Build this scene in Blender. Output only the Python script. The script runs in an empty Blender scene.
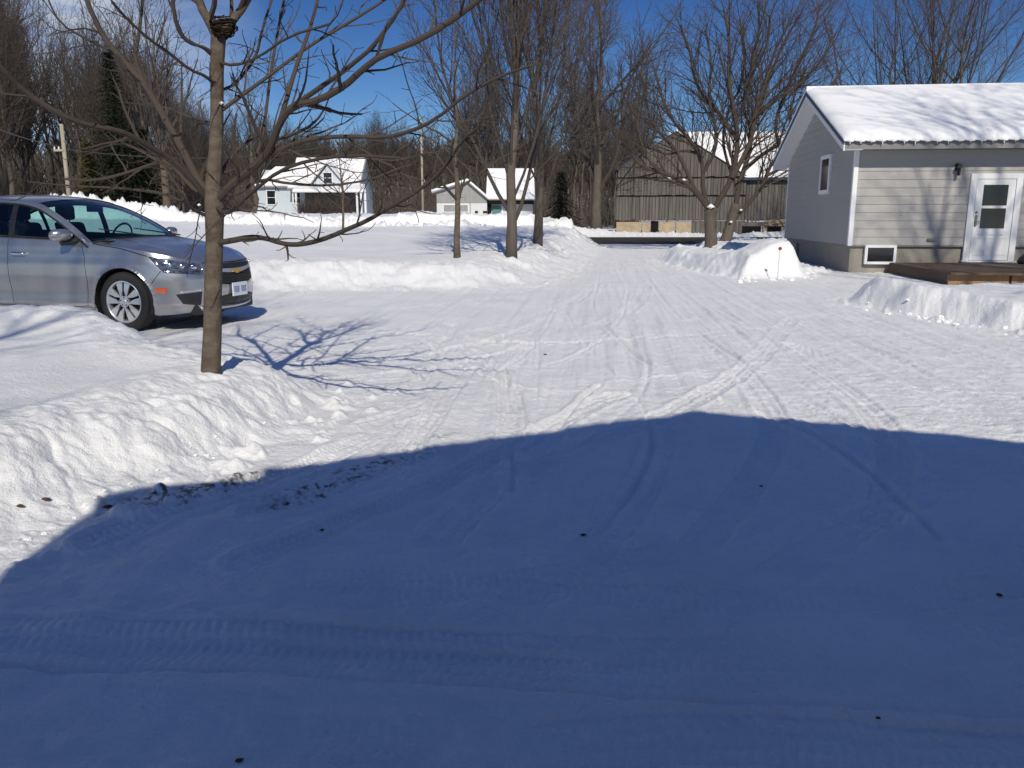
import bpy, math, random
import numpy as np
from mathutils import Vector, Matrix
R = math.radians
sc = bpy.context.scene
col = sc.collection
CH, CP, CF = 1.30, math.atan(168/820), 820.0      # camera height, downward pitch, focal length in pixels
SUN_EL, SUN_AZ = R(37), math.atan2(0.10, -1.0)

def at(px, py, Y):
    "the point of the plane y = Y seen at a pixel of the photograph"
    v = (384-py)/CF; t = Y/(math.cos(CP)+v*math.sin(CP))
    return Vector(((px-512)/CF*t, Y, CH-t*(math.sin(CP)-v*math.cos(CP))))
def gp(px, py, z=0.0):
    v = (384-py)/CF; t = (CH-z)/(math.sin(CP)-v*math.cos(CP))
    return ((px-512)/CF*t, t*(math.cos(CP)+v*math.sin(CP)))

# ---------------------------------------------------------------- materials
def mat(name, base=(.5,.5,.5), rough=.6, metal=0.0, spec=.5, noise=None, bump=None, c2=None, coat=0):
    m = bpy.data.materials.new(name); m.use_nodes = True
    nt = m.node_tree; b = nt.nodes['Principled BSDF']
    b.inputs['Base Color'].default_value = (*base, 1); b.inputs['Roughness'].default_value = rough
    b.inputs['Metallic'].default_value = metal; b.inputs['Specular IOR Level'].default_value = spec
    b.inputs['Coat Weight'].default_value = coat
    if noise or bump:
        tc = nt.nodes.new('ShaderNodeTexCoord'); mp = nt.nodes.new('ShaderNodeMapping')
        nt.links.new(tc.outputs['Object'], mp.inputs[0])
        mp.inputs['Scale'].default_value = (noise or bump)[1]
        n = nt.nodes.new('ShaderNodeTexNoise'); n.inputs['Scale'].default_value = (noise or bump)[0]
        n.inputs['Detail'].default_value = 6; n.inputs['Roughness'].default_value = .65
        nt.links.new(mp.outputs[0], n.inputs[0])
        if noise:
            r = nt.nodes.new('ShaderNodeValToRGB'); r.color_ramp.elements[0].position = noise[2]; r.color_ramp.elements[1].position = noise[3]
            r.color_ramp.elements[0].color = (*(c2 or [c*.5 for c in base]), 1); r.color_ramp.elements[1].color = (*base, 1)
            nt.links.new(n.outputs['Fac'], r.inputs[0]); nt.links.new(r.outputs[0], b.inputs['Base Color'])
        if bump:
            bp = nt.nodes.new('ShaderNodeBump'); bp.inputs['Strength'].default_value = bump[2]; bp.inputs['Distance'].default_value = bump[3]
            nb = nt.nodes.new('ShaderNodeTexNoise'); nb.inputs['Scale'].default_value = bump[0]; nb.inputs['Detail'].default_value = 5
            mp2 = nt.nodes.new('ShaderNodeMapping'); mp2.inputs['Scale'].default_value = bump[1]
            nt.links.new(tc.outputs['Object'], mp2.inputs[0]); nt.links.new(mp2.outputs[0], nb.inputs[0])
            nt.links.new(nb.outputs['Fac'], bp.inputs['Height']); nt.links.new(bp.outputs[0], b.inputs['Normal'])
    return m
I3 = (1,1,1)
M = dict(
 snow=mat('snow', (.85,.85,.855), .75, spec=.3, bump=(9, I3, .35, .03)),
 bark=mat('bark', (.155,.125,.098), .9, spec=.1, noise=(7,(1,1,2.2),.36,.66), c2=(.085,.065,.05), bump=(28,(1,1,.35),.8,.02)),
 barkgrey=mat('grey_bark', (.138,.118,.10), .9, spec=.1, noise=(7,(1,1,.3),.3,.7), c2=(.09,.075,.06), bump=(18,(1,1,.2),.8,.03)),
 twig=mat('twig', (.068,.057,.050), .85, spec=.15),
 twigred=mat('brown_twig', (.074,.058,.048), .85, spec=.15),
 wood_far=mat('woodland_bark', (.088,.074,.064), .95, spec=.05, noise=(.4,I3,.3,.7), c2=(.055,.046,.04)),
 trunk_far=mat('woodland_trunk', (.13,.108,.09), .95, spec=.05, noise=(.8,I3,.3,.7), c2=(.08,.065,.055)),
 needle=mat('spruce_needles', (.030,.040,.022), .9, spec=.1, noise=(1.2,I3,.3,.7), c2=(.012,.018,.011)),
 cedar=mat('cedar_foliage', (.12,.095,.03), .9, spec=.1, noise=(2,I3,.3,.7), c2=(.04,.04,.015)),
 siding=mat('vinyl_siding', (.385,.372,.355), .5, noise=(.8,(1,1,4),.2,.8), c2=(.345,.333,.318)),
 trim=mat('white_trim', (.74,.75,.77), .45),
 concrete=mat('parged_concrete', (.33,.30,.26), .9, noise=(3,I3,.25,.75), c2=(.26,.235,.20), bump=(30,I3,.3,.01)),
 glassdark=mat('window_glass', (.012,.014,.018), .06, spec=.6),
 roofmetal=mat('blue_roof_metal', (.045,.07,.12), .45, metal=.3),
 fasciadk=mat('grey_fascia', (.20,.20,.20), .6),
 deck=mat('deck_boards', (.13,.085,.055), .8, noise=(4,(1,6,1),.3,.7), c2=(.07,.045,.03)),
 decklit=mat('deck_joist_sunlit', (.36,.21,.11), .7, noise=(3,(6,6,1),.3,.7), c2=(.22,.12,.06)),  # lit copy of the deck wood: sunlight on the front joist put into the colour
 metal=mat('handle_metal', (.25,.23,.2), .35, metal=1),
 barnwood=mat('weathered_boards', (.175,.162,.148), .9, spec=.1, noise=(2.2,(2.2,2.2,.12),.32,.68), c2=(.085,.075,.068), bump=(6,(6,6,.3),.5,.02)),
 stone=mat('tan_stone', (.46,.36,.24), .9, noise=(2.4,I3,.3,.7), c2=(.28,.22,.15), bump=(8,I3,.5,.03)),
 dark=mat('dark_opening', (.012,.011,.010), .9, spec=.1),
 whitewall=mat('white_boards', (.66,.67,.68), .7, noise=(1.5,(1,1,3),.3,.7), c2=(.56,.57,.58)),
 palewall=mat('pale_blue_clapboard', (.50,.56,.62), .7),
 greywall=mat('grey_boards', (.33,.33,.32), .8, noise=(2,(3,3,.4),.3,.7), c2=(.24,.24,.235)),
 teal=mat('teal_paint', (.075,.20,.20), .6),
 pole=mat('pole_wood', (.42,.37,.28), .9, noise=(3,(2,2,.2),.3,.7), c2=(.28,.24,.18)),
 wire=mat('wire_rubber', (.06,.06,.065), .6),
 red=mat('red_reflector', (.30,.015,.012), .35),
 asphalt=mat('asphalt', (.06,.058,.053), 1.0, spec=.05, noise=(5,I3,.3,.7), c2=(.04,.04,.038)),
 nest=mat('nest_twigs', (.05,.035,.022), .95, spec=.05, noise=(30,I3,.3,.7), c2=(.02,.014,.01)),
 debris=mat('dead_leaf', (.09,.06,.035), .9, spec=.05),
 paint=mat('silver_paint', (.49,.488,.49), .29, metal=.8, noise=(2.2,(1,1,.6),.3,.7), c2=(.40,.398,.40), spec=.5, coat=.6),
 blackplastic=mat('black_plastic', (.018,.018,.02), .5),
 seam=mat('panel_gap', (.01,.01,.012), .7),
 rubber=mat('tyre_rubber', (.013,.013,.014), .8, bump=(60,I3,.4,.01)),
 rim=mat('wheel_cover_silver', (.62,.63,.65), .28, metal=.7),
 chrome=mat('chrome', (.75,.76,.78), .12, metal=1),
 lamp=mat('headlamp_lens', (.30,.32,.35), .06, metal=.7, coat=1, noise=(14,(1,1,2),.35,.65), c2=(.05,.055,.06)),
 amber=mat('amber_marker', (.55,.09,.02), .3),
 tail=mat('tail_lamp_red', (.35,.01,.01), .2),
 plate=mat('licence_plate', (.70,.74,.80), .4),
 plateink=mat('plate_characters', (.03,.07,.22), .5),
 gold=mat('emblem_gold', (.50,.36,.12), .3, metal=.8),
 cabin=mat('cabin_trim', (.02,.021,.026), .8),
 post=mat('driveway_marker_stake', (.55,.55,.53), .5),
)
def glass_mat():
    m = bpy.data.materials.new('tinted_glass'); m.use_nodes = True; nt = m.node_tree
    for n in list(nt.nodes): nt.nodes.remove(n)
    o = nt.nodes.new('ShaderNodeOutputMaterial'); t = nt.nodes.new('ShaderNodeBsdfTransparent'); g = nt.nodes.new('ShaderNodeBsdfGlossy')
    t.inputs[0].default_value = (.50,.70,.69,1); g.inputs['Roughness'].default_value = .02; g.inputs[0].default_value = (.9,.9,.9,1)
    f = nt.nodes.new('ShaderNodeFresnel'); f.inputs[0].default_value = 1.5; x = nt.nodes.new('ShaderNodeMixShader')
    nt.links.new(f.outputs[0], x.inputs[0]); nt.links.new(t.outputs[0], x.inputs[1]); nt.links.new(g.outputs[0], x.inputs[2]); nt.links.new(x.outputs[0], o.inputs[0])
    return m
M['glass'] = glass_mat()

def ground_mat():
    m = bpy.data.materials.new('packed_snow'); m.use_nodes = True; nt = m.node_tree; b = nt.nodes['Principled BSDF']
    L = nt.links.new
    tc = nt.nodes.new('ShaderNodeTexCoord')
    def noise(scale, det=5, sc3=(1,1,1), rough=.6):
        mp = nt.nodes.new('ShaderNodeMapping'); mp.inputs['Scale'].default_value = sc3; L(tc.outputs['Object'], mp.inputs[0])
        n = nt.nodes.new('ShaderNodeTexNoise'); n.inputs['Scale'].default_value = scale; n.inputs['Detail'].default_value = det; n.inputs['Roughness'].default_value = rough
        L(mp.outputs[0], n.inputs[0]); return n
    def ramp(n, a, c, ca, cb):
        r = nt.nodes.new('ShaderNodeValToRGB'); r.color_ramp.elements[0].position = a; r.color_ramp.elements[1].position = c
        r.color_ramp.elements[0].color = (*ca,1); r.color_ramp.elements[1].color = (*cb,1); L(n, r.inputs[0]); return r
    n1 = noise(1.3, 7); r1 = ramp(n1.outputs['Fac'], .3, .7, (.76,.76,.762), (.87,.87,.868))
    at_ = nt.nodes.new('ShaderNodeAttribute'); at_.attribute_name = 'dirt'
    n2 = noise(26, 6); mul = nt.nodes.new('ShaderNodeMath'); mul.operation = 'MULTIPLY'; L(at_.outputs['Fac'], mul.inputs[0])
    r2 = ramp(n2.outputs['Fac'], .46, .66, (0,0,0), (1,1,1)); L(r2.outputs[0], mul.inputs[1])
    mx = nt.nodes.new('ShaderNodeMixRGB'); L(mul.outputs[0], mx.inputs[0]); L(r1.outputs[0], mx.inputs[1]); mx.inputs[2].default_value = (.12,.095,.065,1)
    L(mx.outputs[0], b.inputs['Base Color']); b.inputs['Roughness'].default_value = .7; b.inputs['Specular IOR Level'].default_value = .3
    nb = noise(34, 6, (1,1,1), .7); nc = noise(6, 5, (1,.6,1), .65)
    b1 = nt.nodes.new('ShaderNodeBump'); b1.inputs['Strength'].default_value = .8; b1.inputs['Distance'].default_value = .018; L(nb.outputs['Fac'], b1.inputs['Height'])
    b2 = nt.nodes.new('ShaderNodeBump'); b2.inputs['Strength'].default_value = .4; b2.inputs['Distance'].default_value = .035; L(nc.outputs['Fac'], b2.inputs['Height'])
    L(b1.outputs[0], b2.inputs['Normal']); L(b2.outputs[0], b.inputs['Normal'])
    return m
M['ground'] = ground_mat()

# ---------------------------------------------------------------- mesh helpers
def tag(o, label=None, cat=None, group=None, kind=None):
    if label: o['label'] = label
    if cat: o['category'] = cat
    if group: o['group'] = group
    if kind: o['kind'] = kind
    return o
def empty(name, loc=(0,0,0), rz=0, label=None, cat=None, group=None):
    o = bpy.data.objects.new(name, None); col.objects.link(o); o.location = loc; o.rotation_euler = (0,0,rz); o.empty_display_size = .2
    return tag(o, label, cat, group)
class MB:
    def __init__(s): s.v = []; s.f = []
    def add(s, v, f):
        k = len(s.v); s.v.extend(tuple(p) for p in v); s.f.extend(tuple(i+k for i in q) for q in f); return s
    def box(s, a, b):
        x0,y0,z0 = a; x1,y1,z1 = b
        return s.add([(x0,y0,z0),(x1,y0,z0),(x1,y1,z0),(x0,y1,z0),(x0,y0,z1),(x1,y0,z1),(x1,y1,z1),(x0,y1,z1)],
                     [(0,3,2,1),(4,5,6,7),(0,1,5,4),(1,2,6,5),(2,3,7,6),(3,0,4,7)])
    def prism(s, poly, fn, d0, d1):
        "poly in 2D, fn(a,b,d) -> xyz"
        n = len(poly); v = [fn(a,b,d0) for a,b in poly]+[fn(a,b,d1) for a,b in poly]
        return s.add(v, [tuple(range(n))[::-1], tuple(range(n,2*n))]+[(i,(i+1)%n,n+(i+1)%n,n+i) for i in range(n)])
    def tube(s, P, rad, n=6, cap=True):
        k = len(s.v); m = len(P)
        dx,dy,dz = (P[-1][i]-P[0][i] for i in range(3)); L = math.sqrt(dx*dx+dy*dy+dz*dz) or 1
        d = (dx/L,dy/L,dz/L); h = (1,0,0) if abs(d[0]) < .6 else (0,1,0)
        u = (d[1]*h[2]-d[2]*h[1], d[2]*h[0]-d[0]*h[2], d[0]*h[1]-d[1]*h[0]); L = math.sqrt(sum(c*c for c in u)); u = (u[0]/L,u[1]/L,u[2]/L)
        w = (d[1]*u[2]-d[2]*u[1], d[2]*u[0]-d[0]*u[2], d[0]*u[1]-d[1]*u[0])
        cs = CS[n]
        for i in range(m):
            p = P[i]; r = rad[i]
            for c,q in cs:
                c *= r; q *= r
                s.v.append((p[0]+u[0]*c+w[0]*q, p[1]+u[1]*c+w[1]*q, p[2]+u[2]*c+w[2]*q))
        for i in range(m-1):
            a = k+i*n
            for j in range(n):
                j2 = (j+1) % n
                s.f.append((a+j, a+j2, a+n+j2, a+n+j))
        if cap: s.f.append(tuple(range(k+n-1,k-1,-1))); s.f.append(tuple(range(k+(m-1)*n, k+m*n)))
        return s
    def build(s, name, m, parent=None, smooth=False, loc=None):
        me = bpy.data.meshes.new(name); me.from_pydata(s.v, [], s.f); me.materials.append(m)
        if smooth: me.polygons.foreach_set('use_smooth', [True]*len(me.polygons))
        me.update()
        o = bpy.data.objects.new(name, me); col.objects.link(o)
        if parent is not None: o.parent = parent
        if loc: o.location = loc
        return o
CS = {n: [(math.cos(2*math.pi*j/n), math.sin(2*math.pi*j/n)) for j in range(n)] for n in range(3,33)}
def bevel(o, w, seg=2):
    md = o.modifiers.new('bevel','BEVEL'); md.width = w; md.segments = seg; md.limit_method = 'ANGLE'; return o
def copy_tree(o, parent=None):
    c = o.copy(); col.objects.link(c); c.parent = parent
    for ch in list(o.children): copy_tree(ch, c)
    return c

# ---------------------------------------------------------------- noise
def vnoise(x, y, seed=0):
    xi = np.floor(x).astype(np.int64); yi = np.floor(y).astype(np.int64); fx = x-xi; fy = y-yi
    fx = fx*fx*(3-2*fx); fy = fy*fy*(3-2*fy)
    def h(a, b):
        n = (a*374761393 + b*668265263 + seed*1442695041) & 0xffffffff
        n = ((n ^ (n >> 13))*1274126177) & 0xffffffff
        return ((n ^ (n >> 16)) & 0xffff)/65535.0
    return (h(xi,yi)*(1-fx)+h(xi+1,yi)*fx)*(1-fy)+(h(xi,yi+1)*(1-fx)+h(xi+1,yi+1)*fx)*fy-.5
def fbm(x, y, o=4, seed=0, g=.5):
    s = 0; a = 1
    for k in range(o): s = s+a*vnoise(x*2**k+k*17.3, y*2**k-k*9.1, seed+k); a *= g
    return s
def sst(t): t = np.clip(t,0,1); return t*t*(3-2*t)
SUN, SKY, SKY_SAT, EXPO = 3.85, .118, 1.2, -.02
# ---------------------------------------------------------------- the ground: one sheet to the horizon
def inside_dist(x, y, poly):
    "distance to a polygon's edge, positive inside"
    d2 = np.full(x.shape, 1e9); ins = np.zeros(x.shape, bool); n = len(poly)
    for i in range(n):
        ax, ay = poly[i]; bx, by = poly[(i+1) % n]; ex, ey = bx-ax, by-ay
        t = np.clip(((x-ax)*ex+(y-ay)*ey)/(ex*ex+ey*ey), 0, 1)
        d2 = np.minimum(d2, (x-ax-t*ex)**2+(y-ay-t*ey)**2)
        c = (ay > y) != (by > y)
        ins ^= c & (x < (bx-ax)*(y-ay)/((by-ay) if by != ay else 1e-9)+ax)
    return np.where(ins, 1, -1)*np.sqrt(d2)
ROAD0, ROAD1 = 38.8, 52.0
def base_z(x, y):
    left = sst((3-x)/6)
    z = left*(sst((y-46)/30)*1.0)+sst((y-110)/200)*(11+4*fbm(x/90, y/90, 3, 5))*(1-.9*sst((x/np.maximum(y,1)-.06)/.09))
    return z
BANKS = [
 # polygon, height fn, face width, lump size, box
 ([(-1.30,5.75),(-1.38,4.95),(-1.50,4.30),(-1.68,3.95),(-1.95,3.45),(-2.15,2.9),(-2.6,1.9),(-4,.6),(-9,0),(-16,0),(-16,8.3),(-7,8.35),(-4.9,8.45),(-3.9,8.3),(-3.2,7.6),(-2.5,6.75),(-1.75,6.3)],
  lambda x,y: .27+.07*sst((-2.5-x)/.8)+.05*fbm(x*.7,y*.7,3,3)+.085*np.exp(-((x+4.1)**2/1.5+(y-7.5)**2/.5)), .66, .036, 1),
 ([(-3.0,14.6),(-2.4,14.9),(-1.2,14.7),(-.2,14.8),(.5,15.6),(1.2,18.2),(1.9,22.5),(3.0,30.5),(4.0,36.0),(3.2,38.0),(-90,38.0),(-90,12),(-20,12.5),(-8,13.4),(-5,14.2)],
  lambda x,y: .42+.42*sst((y-16)/24)+.35*sst((-x-6)/14)*sst((y-15)/12)+.10*fbm(x*.25,y*.25,3,9), 1.9, .045, 2),
 ([(4.75,17.3),(5.4,17.35),(6.3,17.8),(6.6,18.7),(6.3,21.5),(5.9,25.5),(4.5,25.5),(4.2,22.6),(4.35,20)],
  lambda x,y: .40+.42*np.exp(-((x-5.85)**2+(y-18.5)**2*.35)/.5)+.05*fbm(x*2,y*2,3,4), .55, .05, 3),
 ([(5.15,12.3),(5.35,11.2),(5.6,10.1),(5.8,9.2),(6.6,8.0),(9,6.9),(15,6.4),(15,14.2),(8,14.4),(6.3,13.9),(5.4,13.1)],
  lambda x,y: .41+.04*fbm(x*1.2,y*1.2,3,6)-.25*sst((x-5.3)/1.7), .42, .03, 4),
 ([(6.9,28.5),(8.3,27.5),(40,27.5),(60,27.5),(60,37.8),(8.6,37.8),(7.3,34)],
  lambda x,y: .30+.12*fbm(x*.4,y*.4,3,8), .9, .08, 5),
 ([(-90,36.3),(3.0,36.3),(3.6,37.9),(-90,38.3)],
  lambda x,y: .85+.45*sst((-x-1)/12)+.75*sst((-x-12)/6)*sst((x+24)/4)+.45*fbm(x*.45,y*.3,3,14), .8, .22, 6),
 ([(-90,46.6),(-6,46.6),(1.5,47),(3.5,52.4),(8,52.6),(50,52.6),(50,54.8),(8,55),(-90,54)],
  lambda x,y: .22+1.1*sst((7-x)/6)+.25*fbm(x*.5,y*.3,3,24), .9, .14, 7),
 # slabs the plough pushed aside by the house wall
 ([(6.3,18.9),(7.4,19.15),(7.6,21.5),(8.2,25),(6.5,26),(6.1,22)],
  lambda x,y: .10+.05*fbm(x*2,y*2,3,31), .35, .05, 8),
]
def wpath(px): return [gp(a, b) for a, b in px]
TRACKS = [ # pixel paths on the flat drive turned into ground points, width, depth, tread
 (wpath([(600,262),(598,285),(590,305),(605,330),(650,368),(720,402),(800,428),(870,470),(940,540)]), .05, .018, 0),
 (wpath([(640,262),(660,300),(700,335),(760,375),(830,415),(900,455)]), .05, .012, 0),
 (wpath([(560,300),(580,340),(610,372),(640,400),(655,440),(640,480),(600,530)]), .05, .014, 0),
 (wpath([(531,330),(528,370),(522,420),(500,480),(440,540)]), .21, .012, 1),
 (wpath([(503,335),(506,380),(512,430),(512,490)]), .045, .016, 0),
 (wpath([(470,350),(500,372),(512,400),(510,440)]), .20, .010, 1),
 (wpath([(450,325),(440,350),(415,380),(405,420),(420,460)]), .20, .010, 1),
 (wpath([(480,355),(450,385),(430,420),(400,455)]), .2, .010, 1),
 (wpath([(620,395),(590,405),(555,425),(500,455),(400,500),(250,560)]), .2, .012, 1),
 (wpath([(600,385),(575,405),(560,425)]), .04, .02, 0),
 (wpath([(420,420),(360,440),(300,470),(200,500),(100,540)]), .22, .02, 1),
 (wpath([(440,450),(390,465),(330,490),(260,510)]), .22, .018, 1),
 (wpath([(0,632),(150,636),(350,640),(600,652),(800,650),(1024,640)]), .24, .014, 1),
 (wpath([(0,662),(120,668),(250,676),(350,684),(500,690),(700,700),(1024,712)]), .035, .022, 0),
 (wpath([(0,650),(200,655),(420,662),(640,680),(850,690),(1024,690)]), .24, .012, 1),
 (wpath([(560,745),(700,735),(850,745),(1024,752)]), .24, .010, 1),
 (wpath([(0,745),(200,730),(420,742)]), .22, .008, 1),
 (wpath([(700,262),(760,300),(850,345),(960,385),(1100,430)]), .22, .010, 1),
 (wpath([(650,255),(680,285),(760,330),(880,385),(1000,430)]), .22, .010, 1),
 (wpath([(625,256),(610,280),(560,310),(470,335),(380,350),(300,352)]), .22, .010, 1),
 (wpath([(640,258),(650,290),(620,320),(520,350),(420,372),(330,380)]), .22, .010, 1),
 (wpath([(615,256),(590,275),(500,298),(400,310),(300,318)]), .22, .010, 1),
 (wpath([(840,470),(760,520),(640,560),(480,590),(300,600)]), .22, .008, 1),
 (wpath([(330,330),(420,335),(520,345),(640,340),(760,330)]), 0.2, 0.009, 1),
 (wpath([(300,365),(400,360),(500,340),(560,315),(600,280)]), 0.2, 0.01, 1),
 (wpath([(380,395),(460,385),(560,365),(620,330),(628,290)]), 0.045, 0.014, 0),
 (wpath([(350,425),(430,400),(500,372),(540,340),(556,310)]), 0.045, 0.014, 0),
 (wpath([(520,470),(600,440),(700,400),(760,360),(790,320)]), 0.2, 0.009, 1),
 (wpath([(700,540),(760,470),(780,420),(740,370),(690,320)]), 0.2, 0.009, 1),
 (wpath([(880,520),(900,450),(860,400),(780,350),(700,300)]), 0.2, 0.009, 1),
 (wpath([(100,580),(300,575),(500,590),(700,600),(1024,590)]), 0.22, 0.009, 1),
 (wpath([(300,720),(450,650),(560,580),(640,500),(660,430)]), 0.22, 0.009, 1),
 (wpath([(500,760),(640,660),(760,580),(900,500),(1020,450)]), 0.22, 0.009, 1),
 (wpath([(1020,400),(900,385),(800,375),(700,372),(560,388)]), 0.05, 0.012, 0),
 (wpath([(420,340),(470,372),(540,392),(640,392),(720,385)]), 0.05, 0.012, 0),
 (wpath([(560,455),(600,430),(640,400),(650,370),(640,330)]), 0.05, 0.014, 0),
 (wpath([(240,520),(330,500),(420,478),(520,470)]), 0.05, 0.014, 0)
]
def build_ground():
    # rows: radial distances; columns: bearings, finest where the drive is seen
    r = [.35]; 
    while r[-1] < 900:
        d = r[-1]
        step = .05 if d < 1.6 else min(max(d*d/1066*.62, .006), .11) if d < 26 else .13 if d < 50 else d*.012
        r.append(d+step)
    r = np.array(r)
    front = np.radians(np.linspace(-40, 40, 1000)); side = np.radians(np.arange(41.5, 319, 1.5))
    th = np.concatenate([front, side]); nr, nt_ = len(r), len(th)
    Rr, T = np.meshgrid(r, th, indexing='ij'); x = Rr*np.sin(T); y = Rr*np.cos(T); x = x.ravel(); y = y.ravel()
    z = base_z(x, y); dirt = np.zeros_like(z)
    bankw = np.zeros_like(z)
    for poly, H, w, lump, sd in BANKS:
        P = np.array(poly); m = (x > P[:,0].min()-.6) & (x < P[:,0].max()+.6) & (y > P[:,1].min()-.6) & (y < P[:,1].max()+.6)
        xx, yy = x[m], y[m]
        d = inside_dist(xx, yy, poly)+.16*fbm(xx*1.6, yy*1.6, 4, 40+sd)
        s = sst(d/w+.12); edge = np.exp(-((d-w*.55)/(w*.8))**2)
        sc_ = 1.7 if sd == 1 else 2.6; bil = np.abs(fbm(xx*sc_, yy*sc_*1.3, 5, 60+sd, .62))*2.4-.5
        cre = fbm(xx*6+yy*2, yy*5.1, 3, 70+sd, .7)
        top = H(xx, yy)*s+edge*(lump*bil+lump*.5*cre)+.012*fbm(xx*2, yy*2, 3, 90)*s
        if sd == 2: top += .10*np.exp(-((d-1.1)/.5)**2)*(.6+fbm(xx*.9,yy*.9,3,77))
        if sd == 1: top += .05*np.exp(-((d-.72)/.28)**2)*sst((-1.9-xx)/.5)
        zz = z[m]; z[m] = np.maximum(zz, zz*0+base_z(xx, yy)+np.where(d > -.5, top, 0)); bankw[m] = np.maximum(bankw[m], s+edge*.5)
        # crumbs along the foot
        ft = np.exp(-((d+.12)/.22)**2)
        z[m] += ft*np.maximum(fbm(xx*7, yy*7, 3, 33+sd)-.12, 0)*.13
    flat = np.clip(1-bankw*1.5, 0, 1)*(y < 37.5)
    # rough packed drive: streaks along the way cars go, scuffs across
    ux = x-y*.11
    fl = flat*np.clip(1.2-y/60, .2, 1)
    vx = x-3.5*(y/38); z += fl*(.016*fbm(x*.8, y*.8, 3, 1)+.020*fbm(ux*6.5, y*.4, 4, 2)*sst(y/6)+.019*fbm(vx*13, y*.35, 3, 12)*sst((y-4)/4)+.0085*fbm(x*9, y*13, 4, 7, .65)*(.8+sst((x-.5)/2)*.5))
    z += fl*sst((4.6-y)/1.5)*(.018*fbm(x*1.7+y, y*4.2, 4, 51, .6)+.010*np.maximum(fbm(x*6, y*8, 3, 52), 0))
    z += fl*.018*np.maximum(fbm(x*3.2, y*4.6, 3, 19)-.25, 0)*sst((x+1)/2)
    near = y < 40
    idx = np.nonzero(near & (flat > .02) & (y > .5) & (np.abs(T.ravel()-0) < R(41)) | (near & (flat > .02) & (y > .5)))[0]
    rs = random.Random(3)
    for path, w, dep, tread in TRACKS:
        P = np.array(path)
        # smooth the path
        for _ in range(2):
            Q = [P[0]]
            for a, b in zip(P[:-1], P[1:]): Q += [a*.75+b*.25, a*.25+b*.75]
            Q.append(P[-1]); P = np.array(Q)
        for off in ((0,) if not tread else (0,)):
            m = idx[(x[idx] > P[:,0].min()-.4) & (x[idx] < P[:,0].max()+.4) & (y[idx] > P[:,1].min()-.4) & (y[idx] < P[:,1].max()+.4)]
            xx, yy = x[m], y[m]; best = np.full(xx.shape, 9.0); al = np.zeros(xx.shape); sg = np.zeros(xx.shape); L0 = 0
            for a, b in zip(P[:-1], P[1:]):
                e = b-a; L = math.hypot(*e)
                if L < 1e-6: continue
                t = np.clip(((xx-a[0])*e[0]+(yy-a[1])*e[1])/L**2, 0, 1); dx = xx-a[0]-t*e[0]; dy = yy-a[1]-t*e[1]; dd = np.hypot(dx, dy)
                k = dd < best; best[k] = dd[k]; al[k] = (L0+t*L)[k]; sg[k] = ((dx*e[1]-dy*e[0])/L)[k]; L0 += L
            strength = np.clip(.55+.9*fbm(al*.8, al*0+w*99, 2, 5), .1, 1)*flat[m]*(.85 if yy.mean() < 3.4 else 1.15)
            ins = sst((w/2-best)/(.018 if tread else w*.45))
            dz = -dep*ins*strength
            if tread: dz += ins*strength*.35*dep*(np.sin(2*np.pi*(al/.036+np.abs(sg)*7)))+ins*strength*.4*dep*np.cos(2*np.pi*sg/.07)
            dz += dep*.8*np.exp(-((best-w/2-.02)/.022)**2)*strength
            z[m] += dz
    # dirty scraped patches near the bank foot and a few grit spots
    for (a, b), s, k in (((190,492),(.34,.07),1.9),((225,481),(.25,.05),1.6),((172,502),(.2,.05),1.6),((375,463),(.30,.05),1.6),((330,482),(.34,.05),1.5),((300,497),(.2,.05),1.3),((395,462),(.3,.07),.8),((430,440),(.25,.06),.6),((345,418),(.25,.10),.25),((455,255),(.2,.2),0)):
        cx, cy = gp(a, b); u = (x-cx)*.75+(y-cy)*.66; v = -(x-cx)*.66+(y-cy)*.75
        dirt = np.maximum(dirt, k*np.exp(-(u/s[0])**2-(v/s[1])**2))
    cx, cy = 6.2, 18.2; dirt = np.maximum(dirt, .35*np.exp(-((x-cx-.6)/.9)**2-((y-cy)/.35)**2))
    dirt = np.maximum(dirt, .75*np.exp(-((y-ROAD0+.6)/.7)**2)*(x > 3.5)*(x < 30)*.5)
    dirt = np.maximum(dirt, 3*sst((y-82)/8)*(y > 0))
    # the road is cut down to bare ground
    rd = sst((y-(ROAD0-.3))/.5)*sst((np.where(x > 2.6, ROAD1, 46)+.3-y)/.5); z = z*(1-rd)+0*rd
    nv = nr*nt_+1
    V = np.empty((nv, 3), np.float32); V[:-1,0] = x; V[:-1,1] = y; V[:-1,2] = z; V[-1] = (0,0,z[:nt_].mean())
    i = np.arange(nr-1)[:,None]; j = np.arange(nt_)[None,:]; j2 = (j+1) % nt_
    F = np.stack([i*nt_+j, (i+1)*nt_+j, (i+1)*nt_+j2, i*nt_+j2], -1).reshape(-1,4)
    tri = np.stack([np.full(nt_, nv-1), np.arange(nt_), (np.arange(nt_)+1) % nt_], -1)
    me = bpy.data.meshes.new('ground'); me.vertices.add(nv); me.vertices.foreach_set('co', V.ravel())
    nl = F.size+tri.size; me.loops.add(nl); me.loops.foreach_set('vertex_index', np.concatenate([F[:,::-1].ravel(), tri[:,::-1].ravel()]).astype(np.int32))
    npoly = len(F)+len(tri); me.polygons.add(npoly)
    me.polygons.foreach_set('loop_start', np.concatenate([np.arange(len(F))*4, F.size+np.arange(len(tri))*3]).astype(np.int32))
    me.polygons.foreach_set('use_smooth', np.ones(npoly, bool))
    me.update(calc_edges=True); me.validate()
    A = me.attributes.new('dirt', 'FLOAT', 'POINT'); A.data.foreach_set('value', np.append(dirt, 0).astype(np.float32))
    me.materials.append(M['ground'])
    o = bpy.data.objects.new('ground', me); col.objects.link(o); tag(o, kind='structure')
    global GZ
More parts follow.
